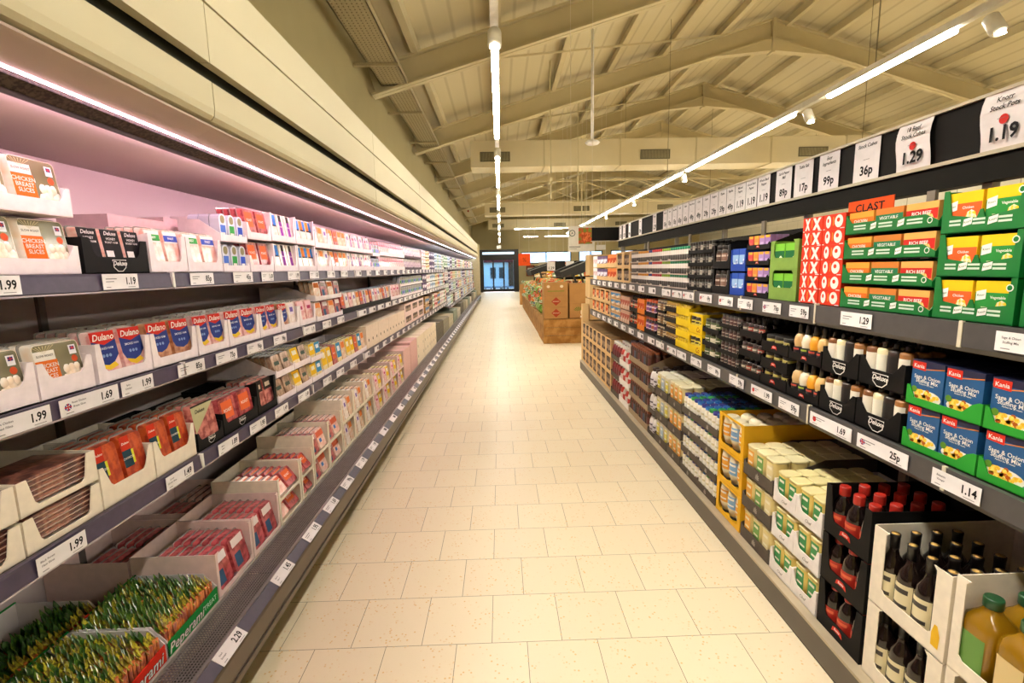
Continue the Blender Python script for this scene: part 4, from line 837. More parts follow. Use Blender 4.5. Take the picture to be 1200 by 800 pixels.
for d0, d1, cap, nm, nb in ((3.53, 3.93, '2f9a72', 'teal green', 'by the black pepper trays'), (3.935, 4.13, '9cc84a', 'lime green', 'between teal and red lids'), (4.135, 4.4, 'd8424c', 'red', 'between lime and blue lids'), (4.405, 4.5, '3a4a9c', 'blue', 'between red and orange lids'), (4.505, 4.84, 'eda02c', 'orange', 'between blue and grey lids'), (4.845, 5.09, '8a7a6c', 'grey', 'beside the kraft window cartons')):
    block('RT', d0, d1, 3, .104, 1, tU(card('cfc4b8'), .25, .08, .1, .004, .006, hb=.08), 'pale tray of %s lidded spices' % nm, bt('shaker', .96, '4c4844', cap, 'f4ebe6', None, 10), '%s lidded spice jar' % nm, max(2, round((d1-d0)/.052)), nb, rows=(3, 1), far=d0 > 4.2)
block('RT', 5.1, 5.7, 2, .165, 2, tW('kraft', .3, .045, .14, .92), 'kraft tall window carton', lambda w, h, k: sleeve('choc', w*.95, .06, h*.75), 'brown packet in a tall kraft carton', 2, 'beside the grey lids', rows=(1, 1))
block('RT', 5.71, 6.2, 2, .165, 1, tU(KR, .3, .3, .34, .004, .006, hb=.05), 'kraft tray of orange snacks', lambda w, h, k: sleeve('snack', w*.95, .08, h*.9), 'orange snack bag', 3, 'by the tall kraft cartons', rows=(2, 1))
block('RT', 6.21, 6.85, 2, .165, 1, tU(KR, .3, .3, .34, .004, .006, hb=.05), 'kraft tray of purple snacks', lambda w, h, k: sleeve('purp', w*.95, .08, h*.85), 'purple and white snack bag', 3, 'beside the orange snack bags', rows=(2, 1))
block('RT', 6.86, 7.15, 2, .165, 1, None, '', lambda w, h, k: sleeve('wht', w*.95, .12, h*.95), 'white bag at the very end', 2, 'of the top dry goods shelf', rows=(2, 1))
# ------------------------------------------------------------------ fridge, top shelf
PT, WT, BT = PCARD, WCARD, BLK
def pkf(style, hf=.93, t=.03):
    return lambda w, h, k: pack(style if isinstance(style, str) else style[k % len(style)], w, h*hf, t)
def uT(mat, lip=.28, hs=.62, e=.014, e2=.03, d=.4, hb=.7, **k): return lambda w, h: T('display_tray', 'tray', w, d, h*.98, h*lip, h*hs, e, e2, mat, hb=h*hb, **k)
TL = -.13
block('LT', 1.27, 1.625, 2, .176, 1, uT(PT, .26, .5), 'pinkish tray of roast chicken slices', pkf(('chickM', 'chickO')), ['chicken slices pack with maroon label', 'chicken slices pack with orange label'], 2, 'beside black tray', rows=(4, 2), tilt=TL, pitch=.035)
block('LT', 1.64, 1.935, 1, .165, 1, uT(BT, .34, .72, .03, .045, style='deluxe', bs=.032, bz=.03), 'black tray of honey roast ham', pkf('blk'), 'ham pack with black label', 3, 'beside the chicken slices', rows=(4, 2), tilt=TL, pitch=.035)
block('LT', 1.945, 2.17, 1, .19, 1, uT(PT, .24, .8, .02, .035, d=.19), 'pinkish tray of boiled ham', pkf(('ham', 'blub')), ['pink ham pack with green band', 'pink ham pack with blue band'], 2, 'beside the black ham tray', rows=(4, 2), tilt=TL, pitch=.035)
block('LT', 2.175, 2.44, 1, .19, 1, uT(PT, .24, .8, .02, .035, d=.19), 'pinkish tray of wafer ham', pkf(('ham', 'blub')), ['pink ham pack with green band', 'pink ham pack with blue band'], 2, 'beside the snack tubs', rows=(4, 2), tilt=TL, pitch=.035)
@memo
def tub(k, w, h):
    c = ['4a70c8', '2f9a48', '2c50b8'][k % 3]
    b = MB().prism(rr(w*.96, h, w*.4, 0, 0), 'y', .004, .05, M('d8dcec', .25, coat=.6)); l = MB().rect(-w*.36, h*.1, w*.36, h*.58, -.0005+.004, matt(c)); l.rect(-w*.25, h*.2, w*.25, h*.3, .003, WHITE); l.poly(rr(w*.6, h*.3, w*.25, 0, h*.64), .0035, matt('8a8460'))
    return Proto('snack_tub', 'tub', [('tub_body', b), ('label', l)], d=.05, w=w)
block('LT', 2.45, 2.70, 2, .15, 1, uT(PT, .22, .24, .004, .006, d=.2), 'pinkish shallow tray of snack tubs', lambda w, h, k: tub(k, w*.8, h*.86), ['snack tub with light blue band', 'snack tub with green band', 'snack tub with dark blue band'], 3, 'beside sliced roast', rows=(3, 1))
block('LT', 2.71, 2.985, 2, .176, 1, uT(PT, .22, .5), 'pinkish tray of red sliced roast', pkf('redsl'), 'red sliced roast pack', 2, 'beside the snack tubs', rows=(4, 2), tilt=TL, pitch=.035)
block('LT', 2.995, 3.335, 2, .182, 1, uT(PT, .2, .9, .012, .02), 'pinkish tray of purple labelled packs', pkf(('orblue', 'purple', 'purple')), ['meat pack with orange and blue label', 'pale meat pack with purple label'], 3, 'beyond red sliced roast', rows=(4, 2), tilt=TL, pitch=.035)
block('LT', 3.345, 3.67, 2, .182, 1, uT(PT, .2, .95, .012, .02), 'pinkish tray of orange labelled packs', pkf('orblue'), 'meat pack with orange label', 3, 'beyond the purple packs', rows=(4, 2), tilt=TL, pitch=.035)
block('LT', 3.68, 4.0, 2, .172, 1, uT(PT, .22, .7, .012, .05), 'pinkish tray of yellow marked slices', pkf(('pale', 'orp')), ['pale sliced pack', 'orange sliced pack'], 3, 'beyond orange labels', rows=(3, 1), tilt=TL, pitch=.035)
block('LT', 4.01, 4.46, 2, .172, 1, uT(PT, .22, .5), 'pinkish tray of salmon slices', pkf(('orp', 'redsl', 'orp')), ['orange fish pack', 'red fish pack'], 4, 'beyond yellow marked slices', rows=(3, 1), tilt=TL, pitch=.035)
block('LT', 4.47, 5.3, 2, .172, 2, uT(PT, .22, .5), 'pinkish tray of lilac packs', pkf(('pale', 'purple', 'pinkp')), ['pale lilac pack', 'purple label pack', 'pink label pack'], 5, 'beyond salmon slices', rows=(3, 1), tilt=TL, pitch=.035)
block('LT', 5.31, 5.62, 2, .15, 1, uT(PT, .22, .24, .004, .006), 'pinkish tray of small white tubs', lambda w, h, k: tub(k, w*.8, h*.8), ['small tub with light blue band', 'small tub with green band', 'small tub with dark blue band'], 4, 'before pink packs', rows=(2, 1))
block('LT', 5.63, 7.05, 2, .165, 3, uT(PT, .26, .28, .004, .006), 'pinkish tray of pink packs', pkf('pinkp'), 'pink ham pack', 5, 'before the purple packs', rows=(3, 1), tilt=TL, pitch=.035)
block('LT', 7.06, 8.55, 2, .17, 2, uT(M('4a3440', .5), .2, .22, .004, .006), 'plum coloured tray of lilac packs', pkf('purple'), 'lilac pack with purple label', 8, 'last in the pink light', rows=(2, 1), tilt=TL, pitch=.035)
# ------------------------------------------------------------------ fridge, second shelf
block('LM', 1.03, 1.225, 1, .178, 1, uT(PT, .34, .68, .02, .035), 'pinkish tray of chicken fillet', pkf('chickM'), 'chicken fillet pack', 1, 'closest to the camera', rows=(3, 1), tilt=TL, pitch=.035)
block('LM', 1.23, 1.415, 1, .178, 1, uT(PT, .34, .68, .02, .035), 'pinkish tray of chicken fillet with maroon label', pkf('chickM'), 'chicken fillet pack with maroon label', 1, 'over the 1.99 ticket', rows=(3, 1), tilt=TL, pitch=.035)
block('LM', 1.42, 1.615, 1, .178, 1, uT(PT, .34, .62, .02, .035), 'pinkish tray of chicken slices, orange label', pkf('chickO'), 'chicken slices pack with orange label', 1, 'over the 1.69 ticket', rows=(3, 1), tilt=TL, pitch=.035)
nbs = ['over the wide flag ticket', 'under the boiled ham', 'under the wafer ham', 'under the snack tubs', 'under the sliced roast']
for i, (d0, d1, st) in enumerate(((1.63, 1.885, 'dulano'), (1.89, 2.17, 'dulbrown'), (2.18, 2.425, 'dulano'), (2.43, 2.74, 'dulano'), (2.745, 3.005, 'dulano'))):
    block('LM', d0, d1, 1, .19, 1, uT(PT, .2, .72, .02, .032), 'white tray of red and blue ham packs', pkf(st), 'ham pack with red top and blue label', 2, nbs[i], rows=(5, 1), tilt=TL, pitch=.035)
block('LM', 3.015, 3.29, 1, .185, 1, uT(PT, .22, .75, .02, .035), 'white tray of dark marked ham', pkf(('dulbrown', 'pale')), ['dark marked ham pack', 'pale ham pack'], 2, 'under the purple labels', rows=(4, 1), tilt=TL, pitch=.035)
block('LM', 3.295, 3.58, 1, .185, 1, uT(PT, .22, .75, .02, .035), 'white tray of clear pink packs', pkf('pinkp'), 'clear pink ham pack', 2, 'under the orange labels', rows=(4, 1), tilt=TL, pitch=.035)
block('LM', 3.6, 4.19, 2, .15, 1, uT(PT, .22, .24, .004, .006), 'white tray of hot red packs', pkf(('orp', 'redp', 'orp', 'redp')), ['orange sliced pack', 'raspberry red pack'], 4, 'before the long black tray', rows=(3, 1), tilt=TL, pitch=.035)
block('LM', 4.2, 6.04, 1, .185, 2, uT(BT, .24, .26, .004, .006), 'long black tray of assorted slices', pkf(('redsl', 'pale', 'pinkp', 'pale', 'orp', 'redsl', 'purple', 'orp'), .95), ['red sliced pack', 'pale sliced pack', 'pink sliced pack', 'cream sliced pack', 'orange sliced pack'], 8, 'second fridge shelf', rows=(3, 1), tilt=TL, pitch=.04)
block('LM', 6.05, 6.67, 1, .2, 1, uT(PT, .2, .9, .012, .03), 'white tall tray of large packs', pkf('pinkp'), 'large pink pack', 3, 'after the long black tray', rows=(3, 1), tilt=TL, pitch=.04)
block('LM', 6.68, 8.55, 2, .145, 4, uT(PT, .2, .22, .004, .006), 'white shallow tray of deli pots', lambda w, h, k: tub(k+1, w*.9, h*.9), ['deli pot with green band', 'deli pot with blue band', 'deli pot with light band'], 4, 'under the plum trays', rows=(2, 1))
# ------------------------------------------------------------------ fridge, third shelf
@memo
def flatpacks(w, h, k):
    m = MB(); n = 8; a = pk('6a3c34', 'a06a54')
    m.frus(rr(w*.97, h, .01), rr(w*.97, h, .01), .0, .004, M('9a8e84', .15, coat=.8, scale=5, hex2='4a3c38'))
    l = MB().rect(-w*.42, h*.1, w*.42, h*.9, -.0006, a)
    for q in range(4): l.poly([(-w*.42, h*(.12+.2*q)), (w*.42, h*(.18+.2*q)), (w*.42, h*(.2+.2*q)), (-w*.42, h*(.15+.2*q))], -.001, M('d8b0a0', .2, coat=.8))
    m.box(-w*.48, .004, .002, w*.48, .024, h*.98, a)
    return Proto('meat_pack', 'food pack', [('pack_body', m), ('film_front', l)], d=.026, w=w)
@memo
def slabs(w, h, k):
    """a flat lying pack of dark sliced meat"""
    m = MB(); a = pk('5c3430', '9a6250'); m.frus(rr(w*.98, h, h*.3), rr(w*.94, h*.9, h*.3, 0, h*.05), 0, .16, a)
    m.prism([(-w*.49, h*.42), (w*.49, h*.42), (w*.49, h*.5), (-w*.49, h*.5)], 'y', -.004, .17, M('c8a898', .15, coat=.9))
    return Proto('meat_pack', 'food pack', [('pack_body', m)], d=.17, w=w)
for nm, d0, d1 in (('closest to the camera', .985, 1.27), ('beside the chorizo', 1.275, 1.535)):
    block('LL', d0, d1, 2, .11, 1, uT(CREAMC, .16, .9, .03, .045, hb=.95), 'cream tray of dark sliced meat', None, '', 1, nm)
    for t in range(2):
        for q in range(5):
            (loc, rz) = tf('L', 1.32, (d0+d1)/2, .012+.002*(q % 2), .841+t*.11+.019+q*.0158)
            slabs(d1-d0-.03, .0152, 0).inst(loc, rz, 'flat pack of dark sliced meat, %s tier, %s' % (TIER[2][t], nm), 'flat pack of dark sliced meat, %s tier, %s' % (TIER[2][t], nm), far=True)
for i, (d0, d1) in enumerate(((1.54, 1.785), (1.79, 2.035))):
    block('LL', d0, d1, 1, .21, 1, uT(CREAMC, .3, .66, .016, .04), 'cream tray of orange chorizo', pkf('choriz', .97), 'orange chorizo pack', 2, ['beside the flat dark packs', 'beside the black salami tray'][i], rows=(4, 1), tilt=TL, pitch=.035)
block('LL', 2.05, 2.245, 1, .2, 1, uT(BT, .22, .4, .01, .02, style='deluxe', bs=.026, bz=.03), 'black tray of salami', pkf('salami', 1.0), 'salami pack with cream corner', 1, 'beside the chorizo', rows=(4, 1), tilt=TL, pitch=.035)
block('LL', 2.25, 2.575, 1, .18, 1, uT(BT, .3, .6, .02, .03, style='deluxe', bs=.03, bz=.03), 'black tray of pale pink salami', pkf('redsl', .95), 'pink speckled salami pack', 2, 'beside the narrow salami tray', rows=(4, 1), tilt=TL, pitch=.035)
block('LL', 2.58, 2.805, 1, .2, 1, uT(BT, .2, .9, .02, .03), 'black tall tray of cured meat', pkf('darkp', .9), 'dark cured meat pack', 2, 'before the two tier trays', rows=(4, 1), tilt=TL, pitch=.035)
for i, (d0, d1) in enumerate(((2.82, 3.075), (3.08, 3.34))):
    block('LL', d0, d1, 2, .15, 1, uT(PT, .24, .26, .004, .006, hb=.9), 'cream tray of clear packs', pkf('clear' if i == 0 else ('cheeseY', 'clear'), .85), ['clear sliced pack', 'clear pack with pale strip'], 2, ['beside the cured meat', 'beside the yellow cheese'][i], rows=(4, 1), tilt=-.25, pitch=.035)
block('LL', 3.35, 3.575, 2, .14, 1, uT(PT, .24, .26, .004, .006, hb=.8), 'cream tray of cheese slices', pkf(('cheeseY', 'cheeseB'), .88), ['yellow cheese slices pack', 'blue cheese slices pack'], 2, 'beside the clear packs', rows=(3, 2), tilt=TL, pitch=.035)
block('LL', 3.58, 4.74, 1, .2, 2, uT(PT, .2, .22, .004, .006, hb=.8), 'cream long tray of cheese packs', pkf(('cheeseY', 'cheeseY', 'redsl', 'cheeseB', 'orp'), .95), ['yellow cheese pack', 'golden cheese pack', 'red labelled cheese pack', 'blue labelled cheese pack', 'orange labelled cheese pack'], 5, 'middle of the third fridge shelf', rows=(3, 1), tilt=TL, pitch=.035)
@memo
def holebox(w, d, h):
    m = MB().box(-w/2, 0, 0, w/2, d, h, card('ead6c0')); f = MB()
    for k in range(3):
        x = w*(-.33+.33*k); f.rect(x-.014, h*.3, x+.014, h*.42, -.0006, matt('2a201c'))
    return Proto('cheese_carton', 'carton', [('carton', m), ('hand_holes', f)], d=d, w=w)
for k in range(4):
    (loc, rz) = tf('L', 1.32, 4.75+.485*(k+.5), .0, .8415)
    holebox(.48, .42, .225).inst(loc, rz, 'closed cream carton with punched holes, %s in the row' % ORD[k], 'closed cartons with punched holes', far=True)
block('LL', 6.7, 8.36, 2, .15, 3, tW('pink', .4, .07, .25, .8), 'cream carton with windows', lambda w, h, k: sleeve('choc', w*.95, .06, h*.7), 'dark pack inside a windowed carton', 2, 'after the punched cartons', rows=(1, 1))
STK = []
# ------------------------------------------------------------------ fridge floor deck
GI = M('2e5a1c', .3, coat=.6, scale=90, hex2='5c7a22'); GI2 = M('6a5a1c', .3, coat=.6, scale=90, hex2='b8b02c'); GI3 = M('1c3c14', .3, coat=.6, scale=90, hex2='3a6420')
@memo
def stick(v, hgt):
    """thin film-wrapped snack stick with a crimped top"""
    m = MB(); g = [GI, GI2, GI3][v % 3]; r = .0065
    m.lathe([(r, 0), (r, hgt*.86)], M('8a3a24', .35, coat=.5, scale=30, hex2='c8702c') if v != 5 else g, 6)
    t = MB().add([(-r*1.5,-.002,hgt*.78),(r*1.5,-.002,hgt*.8),(r*1.9,.010,hgt*.96),(r*.7,.016,hgt*1.12),(-r*1.2,.012,hgt*1.0),(-r*1.5,.001,hgt*.78),(r*1.5,.001,hgt*.8),(r*1.9,.013,hgt*.96),(r*.7,.018,hgt*1.12),(-r*1.2,.015,hgt*1.0)], [(0,1,2,3,4),(9,8,7,6,5),(0,5,6,1),(1,6,7,2),(2,7,8,3),(3,8,9,4),(4,9,5,0)], g)
    return Proto('snack_stick', 'snack', [('sausage_stick', m), ('wrapper_tip', t)], d=.014, w=.014)
@memo
def sticktray(w, d, h, red, label):
    F = M('d8301e', .5, scale=9, var=.04) if red else M('14883a', .5, scale=9, var=.04); W_ = M('e4dedc', .6)
    fr = MB().prism([(-w/2,0),(w/2,0),(w/2,h*.55),(w*.1,h*.5),(-w/2,h*.5)], 'y', 0, .003, F)
    if label:
        for dx, dz, c in ((.0012,-.0012,INK),(-.0012,.0012,INK),(0,0,matt('e8e2dc'))): fr.text('Peperami', h*.42, (-w*.16 if not red else w*.18)+dx, h*.24+dz, -.0008 if c is INK else -.0014, c, .25)
        if not red: fr.text('TREAT', h*.22, w*.32, h*.27, -.0012, matt('d8e8d8'), 0)
    sd = [MB().prism([(0,0),(d,0),(d,h),(.05,h),(0,h*.55)], 'x', x, x+.003, W_) for x in (-w/2, w/2-.003)]
    bk = MB().box(-w/2+.003, d-.003, 0, w/2-.003, d, h, W_).box(-w/2, d-.004, h, w/2, d+.002, h+.004, M('14883a', .5, scale=9, var=.04)).box(-w/2, d-.0045, h, -w/2+w*.25, d+.0025, h+.0045, M('d8301e', .5, scale=9, var=.04))
    return Proto('snack_stick_tray', 'tray', [('base', MB().box(-w/2+.001, 0, 0, w/2-.001, d, .003, W_)), ('front_panel', fr), ('side_panel', sd[0]), ('side_panel', sd[1]), ('back_panel', bk)])
for (d0, d1, off, red, nm) in ((.78, 1.155, 0, True, 'tray at the very front of the deck'), (1.16, 1.535, 0, True, 'red fronted tray beside the green one'), (1.54, 1.845, 0, False, 'green fronted tray by the red packs'), (.9, 1.3, .335, False, 'shaded tray behind the red fronted tray'), (1.305, 1.70, .335, True, 'shaded tray behind the green fronted tray')):
    w = d1-d0-.004; (loc, rz) = tf('L', 1.18, (d0+d1)/2, off, .281)
    sticktray(w, .32, .125, red, off == 0).inst(loc, rz, 'snack stick '+nm)
    random.seed(int(d0*100)); nx = int((w-.01)/.0155); ny = 13 if off else 19
    for ix in range(nx):
        for iy in range(ny):
            if off and iy > 8: continue
            v = random.choice((0,0,1,2)) if not red else random.choice((0,1,1,2))
            if off: v = random.choice((0,2,2))
            lx = -w/2+.012+ix*.0155+random.uniform(-.003, .003); oy = .013+iy*.0160+random.uniform(-.002, .002)
            if iy == 0: v = 1
            (l2, r2) = tf('L', 1.18, (d0+d1)/2+lx, off+oy, .2855)
            if iy < 1 or off == 0 or True:
                STK.append((math.hypot(l2.x, l2.y) if hasattr(l2, 'x') else math.hypot(l2[0], l2[1]), v, l2, r2+.5+random.uniform(-.35, .35), nm))
# 300 sticks that show largest are things, the rest is one bulk
def seen_key(s):
    return s[0]
STK.sort(key=seen_key)
rest = MB()
vis = [s for s in STK if s[2][1] > .85]
for n, (dist, v, loc, rz, nm) in enumerate(vis):
    hgt = .118+random.uniform(-.008, .010)
    p = stick(v, round(.112+.004*(n % 4), 3))
    if n < 300:
        p.inst(loc, rz, 'film wrapped snack stick in '+nm.split(' by ')[0].split(' beside ')[0], 'snack sticks in the '+nm.split(' by ')[0].split(' beside ')[0], far=True, tilt=random.uniform(-.12, .25))
    else:
        c, s = math.cos(rz), math.sin(rz); j = MB()
        for q in p.parts: j.merge(q[1])
        j.v = [(loc[0]+x*c-y*s, loc[1]+x*s+y*c, loc[2]+z*(1+.08*math.sin(n))) for x, y, z in j.v]; rest.merge(j)
obj('snack_sticks', rest, label='mass of green and yellow wrapped snack sticks filling the deck trays', cat='snack', kind='stuff')
def framebox(which='cream'):
    return lambda w, h: window_case(w, .34, h*.99, .016, h*.12, h*.99, which, '')
def deckrow(d0, d1, off, tiers, th, tray, tl, st, itl, n, where, rows=(6, 2), tilt=-.2, t=.03, hf=.85, pitch=.04, cols=1):
    block(('L', 1.18+off, .281), d0, d1, tiers, th, cols, tray, tl, pkf(st, hf, t) if isinstance(st, (str, tuple)) else st, itl, n, where, rows=rows, tilt=tilt, pitch=pitch)
deckrow(1.85, 2.135, 0, 1, .2, framebox('pink'), 'white open case of red bacon packs', 'redp', 'red bacon pack', 2, 'beside the green fronted tray')
deckrow(2.14, 2.415, 0, 1, .2, framebox('pink'), 'white open case of red bacon packs', 'redp', 'red bacon pack', 2, 'under the salami')
deckrow(1.85, 2.2, .352, 1, .18, framebox('pink'), 'shaded open case of bacon', 'redp', 'bacon pack in the shade', 2, 'behind the red bacon packs', rows=(4, 1))
deckrow(2.25, 2.65, .352, 1, .18, framebox('pink'), 'shaded open case of mixed packs', ('redp', 'multi'), ['shaded red pack', 'shaded mixed pack'], 2, 'behind the sausage case', rows=(4, 1))
deckrow(2.42, 2.70, 0, 2, .13, framebox('cream'), 'cream two tier case of sausages', ('multi', 'redsl'), ['sausage pack in printed film', 'red sausage pack'], 2, 'beside the bacon', rows=(6, 1), tilt=-.6)
deckrow(2.71, 2.90, 0, 2, .13, framebox('cream'), 'cream case of pink sausage strips', 'redsl', 'pink sausage strip pack', 2, 'beside the first sausages', rows=(6, 1), tilt=-.6)
deckrow(2.91, 3.46, 0, 2, .165, framebox('cream'), 'cream case of hot dog packs', ('redp', 'multi'), ['red hot dog pack', 'mixed hot dog pack'], 2, 'beyond the pink strips', rows=(6, 1), tilt=-.3, cols=2)
deckrow(3.47, 4.36, 0, 2, .20, framebox('cream'), 'cream tall case of fish packs', ('orp', 'pale'), ['orange fish pack', 'pale fish pack'], 3, 'beyond the hot dog packs', rows=(5, 1), tilt=-.15, cols=3)
deckrow(4.37, 5.77, 0, 2, .185, framebox('pink'), 'pinkish case of pale packs', ('pale', 'pinkp', 'cheeseY'), ['pale pack', 'pink pack', 'yellow pack'], 3, 'beyond the fish packs', rows=(4, 1), tilt=-.15, cols=4)
@memo
def plainbox(c, w, d, h, holes):
    m = MB().box(-w/2, 0, 0, w/2, d, h, card(c)); f = MB().box(-.02, -.0008, h-.0005, .02, d, h+.0008, card('d8bca4'))
    for k in range(holes):
        for z in (.25, .62):
            x = w*(-.36+.72*k/max(1, holes-1)); f.rect(x-.011, h*z, x+.011, h*(z+.1), -.0006, matt('2a241e'))
    return Proto('food_carton', 'carton', [('carton', m), ('tape_and_holes', f)], d=d, w=w)
for k, (d0, d1, hh, c, hl) in enumerate(((5.78, 6.22, .37, 'e8bdb4', 0), (6.23, 6.72, .40, 'e6b8b0', 0), (6.73, 7.38, .39, 'f2e2c8', 2), (7.39, 8.05, .39, 'f0e0c6', 3), (8.06, 8.76, .39, 'eedcc2', 3))):
    (loc, rz) = tf('L', 1.18, (d0+d1)/2, 0, .2815)
    plainbox(c, d1-d0-.006, .5, hh, hl).inst(loc, rz, ['pinkish closed carton after the pale packs', 'pinkish closed carton beside the cream ones', 'large cream carton with two hole rows', 'large cream carton in the middle of three', 'last large cream carton before the dark crates'][k], far=True)
# ------------------------------------------------------------------ dairy, seen small
KD = ['dair', 'dairg', 'dairc', 'dairr', 'wht', 'purp', 'choc', 'kblue']
KN = {'dair': 'pale blue dairy pack', 'dairg': 'green white dairy pack', 'dairc': 'butter coloured dairy pack', 'dairr': 'red and white dairy pack', 'wht': 'white dairy bag', 'purp': 'purple dairy pack', 'choc': 'dark brown dessert pack', 'kblue': 'blue topped dairy carton'}
segs = [(8.62, 9.8), (9.82, 11.0), (11.02, 12.0)]; rnd = random.Random(5)
def dairy(X, z, d0, d1, tiers, th, nm, seg):
    ks = rnd.sample(KD[:6] if z > .9 else KD, 3); n = max(3, int((d1-d0)/.2))
    for t in range(tiers):
        for k in range(n):
            st = ks[k*3//n]; w = (d1-d0)/n
            (loc, rz) = tf('L', X, d0+w*(k+.5), .01, z+t*th)
            lab = '%s, %s stretch of dairy, %s' % (KN[st], seg, nm)
            (bottle('tub', w*.9, th*.93, 'e8ecf0', 'f4f6f8', '7ea0c0', None, 8, 0) if False else sleeve(st, w*.93, .2, th*.93-(k % 3)*.008)).inst(loc, rz, lab, lab, far=True)
SN = {0: 'top fridge shelf', 1: 'second fridge shelf', 2: 'third fridge shelf', 3: 'fourth fridge shelf'}
for i, (a, b) in enumerate(segs):
    for j, (X, z, tt, th) in enumerate(((1.35, 1.612, 3, .115), (1.35, 1.242, 2, .15), (1.32, .842, 2, .15))):
        dairy(X, z, a, b, tt, th, SN[j], ORD[i])
for i in range(6):
    a = 12.05+i*2.05; b = a+2.0
    for j, (X, z, tt, th) in enumerate(((1.35, 1.662, 2, .14), (1.35, 1.332, 2, .12), (1.34, 1.032, 2, .12), (1.30, .702, 2, .13))):
        dairy(X, z, a, b, tt, th, SN[j], ORD[i+3])
for i in range(14):
    a = 8.8+i*1.1
    (loc, rz) = tf('L', 1.18, a+.5, 0, .2815)
    plainbox(['6a6254', '968e7a', 'c0b498', '8c9484', 'd0c6b0'][i % 5], 1.0, .5, [.33, .3, .26, .3, .24][i % 5], 4).inst(loc, rz, '%s deck crate along the dairy stretch, %s from the camera side' % (['dark', 'olive', 'straw coloured', 'grey green', 'pale'][i % 5], ORD[i]), far=True)
# ------------------------------------------------------------------ tickets
FLAG = [matt('2c3c8c'), matt('c8343c')]
@memo
def ticket(price, w, h, mark, header, detail):
    m = MB().box(-w/2, 0, -h/2, w/2, .0012, h/2, matt('f4f0f0')); y = -.0005
    if detail:
        m.text(price, h*.66, w*.27, 0, y, INK, 0, sx=.85, bold=.028)
        if header:
            for k, t in enumerate(header.split('|')): m.text(t, h*.17, -w*.3+(w*.1 if mark else 0), h*(.2-.24*k), y, matt('5a5458'), .1)
        else:
            m.rect(-w*.42, h*.15, -w*.12, h*.21, y, matt('8a8488')); m.rect(-w*.42, -.02*h, -w*.2, h*.03, y, matt('8a8488'))
        m.rect(-w*.42, -h*.38, -w*.3, -h*.33, y, matt('a09a9c')); m.rect(w*.18, -h*.4, w*.4, -h*.36, y, matt('a09a9c'))
    else:
        m.rect(w*.15, -h*.25, w*.4, h*.25, y, matt('6a6466'))
    if mark == 'flag':
        cx = -w*.38; r = h*.24; m.poly([(cx+r*math.cos(k*PI/5), r*.9*math.sin(k*PI/5)) for k in range(10)], y, FLAG[0])
        m.rect(cx-r, -r*.16, cx+r, r*.16, y-.0003, FLAG[1]); m.rect(cx-r*.16, -r*.9, cx+r*.16, r*.9, y-.0003, FLAG[1])
        m.poly([(cx-r*.7,-r*.6),(cx-r*.55,-r*.7),(cx+r*.7,r*.6),(cx+r*.55,r*.7)], y-.0002, WHITE); m.poly([(cx-r*.7,r*.6),(cx-r*.55,r*.7),(cx+r*.7,-r*.6),(cx+r*.55,-r*.7)], y-.0002, WHITE)
    if mark == 'dot':
        cx = -w*.38; m.poly([(cx+h*.22*math.cos(k*PI/6), h*.22*math.sin(k*PI/6)) for k in range(12)], y, matt('cf3a34'))
    return Proto('price_ticket', 'price ticket', [('card', m)])
def tick(side, X, z, d0, d1, price, lab, grp=None, mark='', header='', detail=True, h=.052, lean=0):
    w = min(abs(d1-d0), .26); (loc, rz) = tf(side, X, (d0+d1)/2, -.0015, z)
    ticket(price, w, h, mark, header, detail).inst(loc, rz, lab, grp, tilt=lean)
# fridge rails
for d0, d1, p, ub in ((1.225, 1.385, '1.99', 'chicken slices'), (1.665, 1.825, '1.19', 'black ham tray'), (2.13, 2.30, '85p', 'wafer ham'), (2.47, 2.66, '45p', 'snack tubs'), (2.76, 2.90, '1.69', 'red sliced roast'), (3.1, 3.28, '1.99', 'purple labelled packs'), (3.45, 3.62, '1.25', 'orange labelled packs'), (3.8, 3.97, '99p', 'yellow marked slices'), (4.12, 4.3, '1.49', 'salmon slices')):
    tick('L', 1.3215, 1.583, d0, d1, p, 'white ticket priced %s under the %s, top fridge shelf' % (p, ub))
for d0, d1, p, ub, mk, hd in ((1.24, 1.41, '1.99', 'maroon labelled chicken', '', 'Roast Chicken|Breast Fillets'), (1.44, 1.665, '1.69', 'orange labelled chicken', 'flag', 'Roast Chicken|Breast Slices'), (1.68, 1.835, '1.99', 'first red and blue ham tray', '', 'Spicy|Chicken'), (1.98, 2.16, '85p', 'brown ham packs', '', ''), (2.25, 2.43, '75p', 'ham tray below the wafer ham', '', ''), (2.53, 2.70, '96p', 'ham tray below the snack tubs', '', ''), (2.83, 3.0, '96p', 'ham tray below the sliced roast', '', ''), (3.28, 3.47, '1.19', 'clear pink packs', '', ''), (3.62, 3.8, '1.29', 'hot red packs', '', ''), (3.95, 4.12, '1.39', 'raspberry red packs', '', '')):
    tick('L', 1.3215, 1.211, d0, d1, p, 'white ticket priced %s under the %s' % (p, ub), mark=mk, header=hd)
for d0, d1, p, ub, hd in ((1.265, 1.425, '1.99', 'flat dark packs', 'Black Forest|Ham Slices'), (1.79, 1.955, '1.49', 'chorizo trays', 'Cured|Chorizo Slices'), (2.14, 2.31, '1.89', 'salami with cream corner', 'Milano|Salami'), (2.42, 2.59, '1.95', 'pink speckled salami', ''), (2.70, 2.87, '1.49', 'cured meat', ''), (3.02, 3.2, '1.49', 'clear packs', ''), (3.46, 3.63, '1.75', 'cheese slices', ''), (3.75, 3.93, '1.69', 'golden cheese', ''), (4.1, 4.28, '1.85', 'red labelled cheese', '')):
    tick('L', 1.2915, .811, d0, d1, p, 'white ticket priced %s under the %s, third shelf' % (p, ub), header=hd)
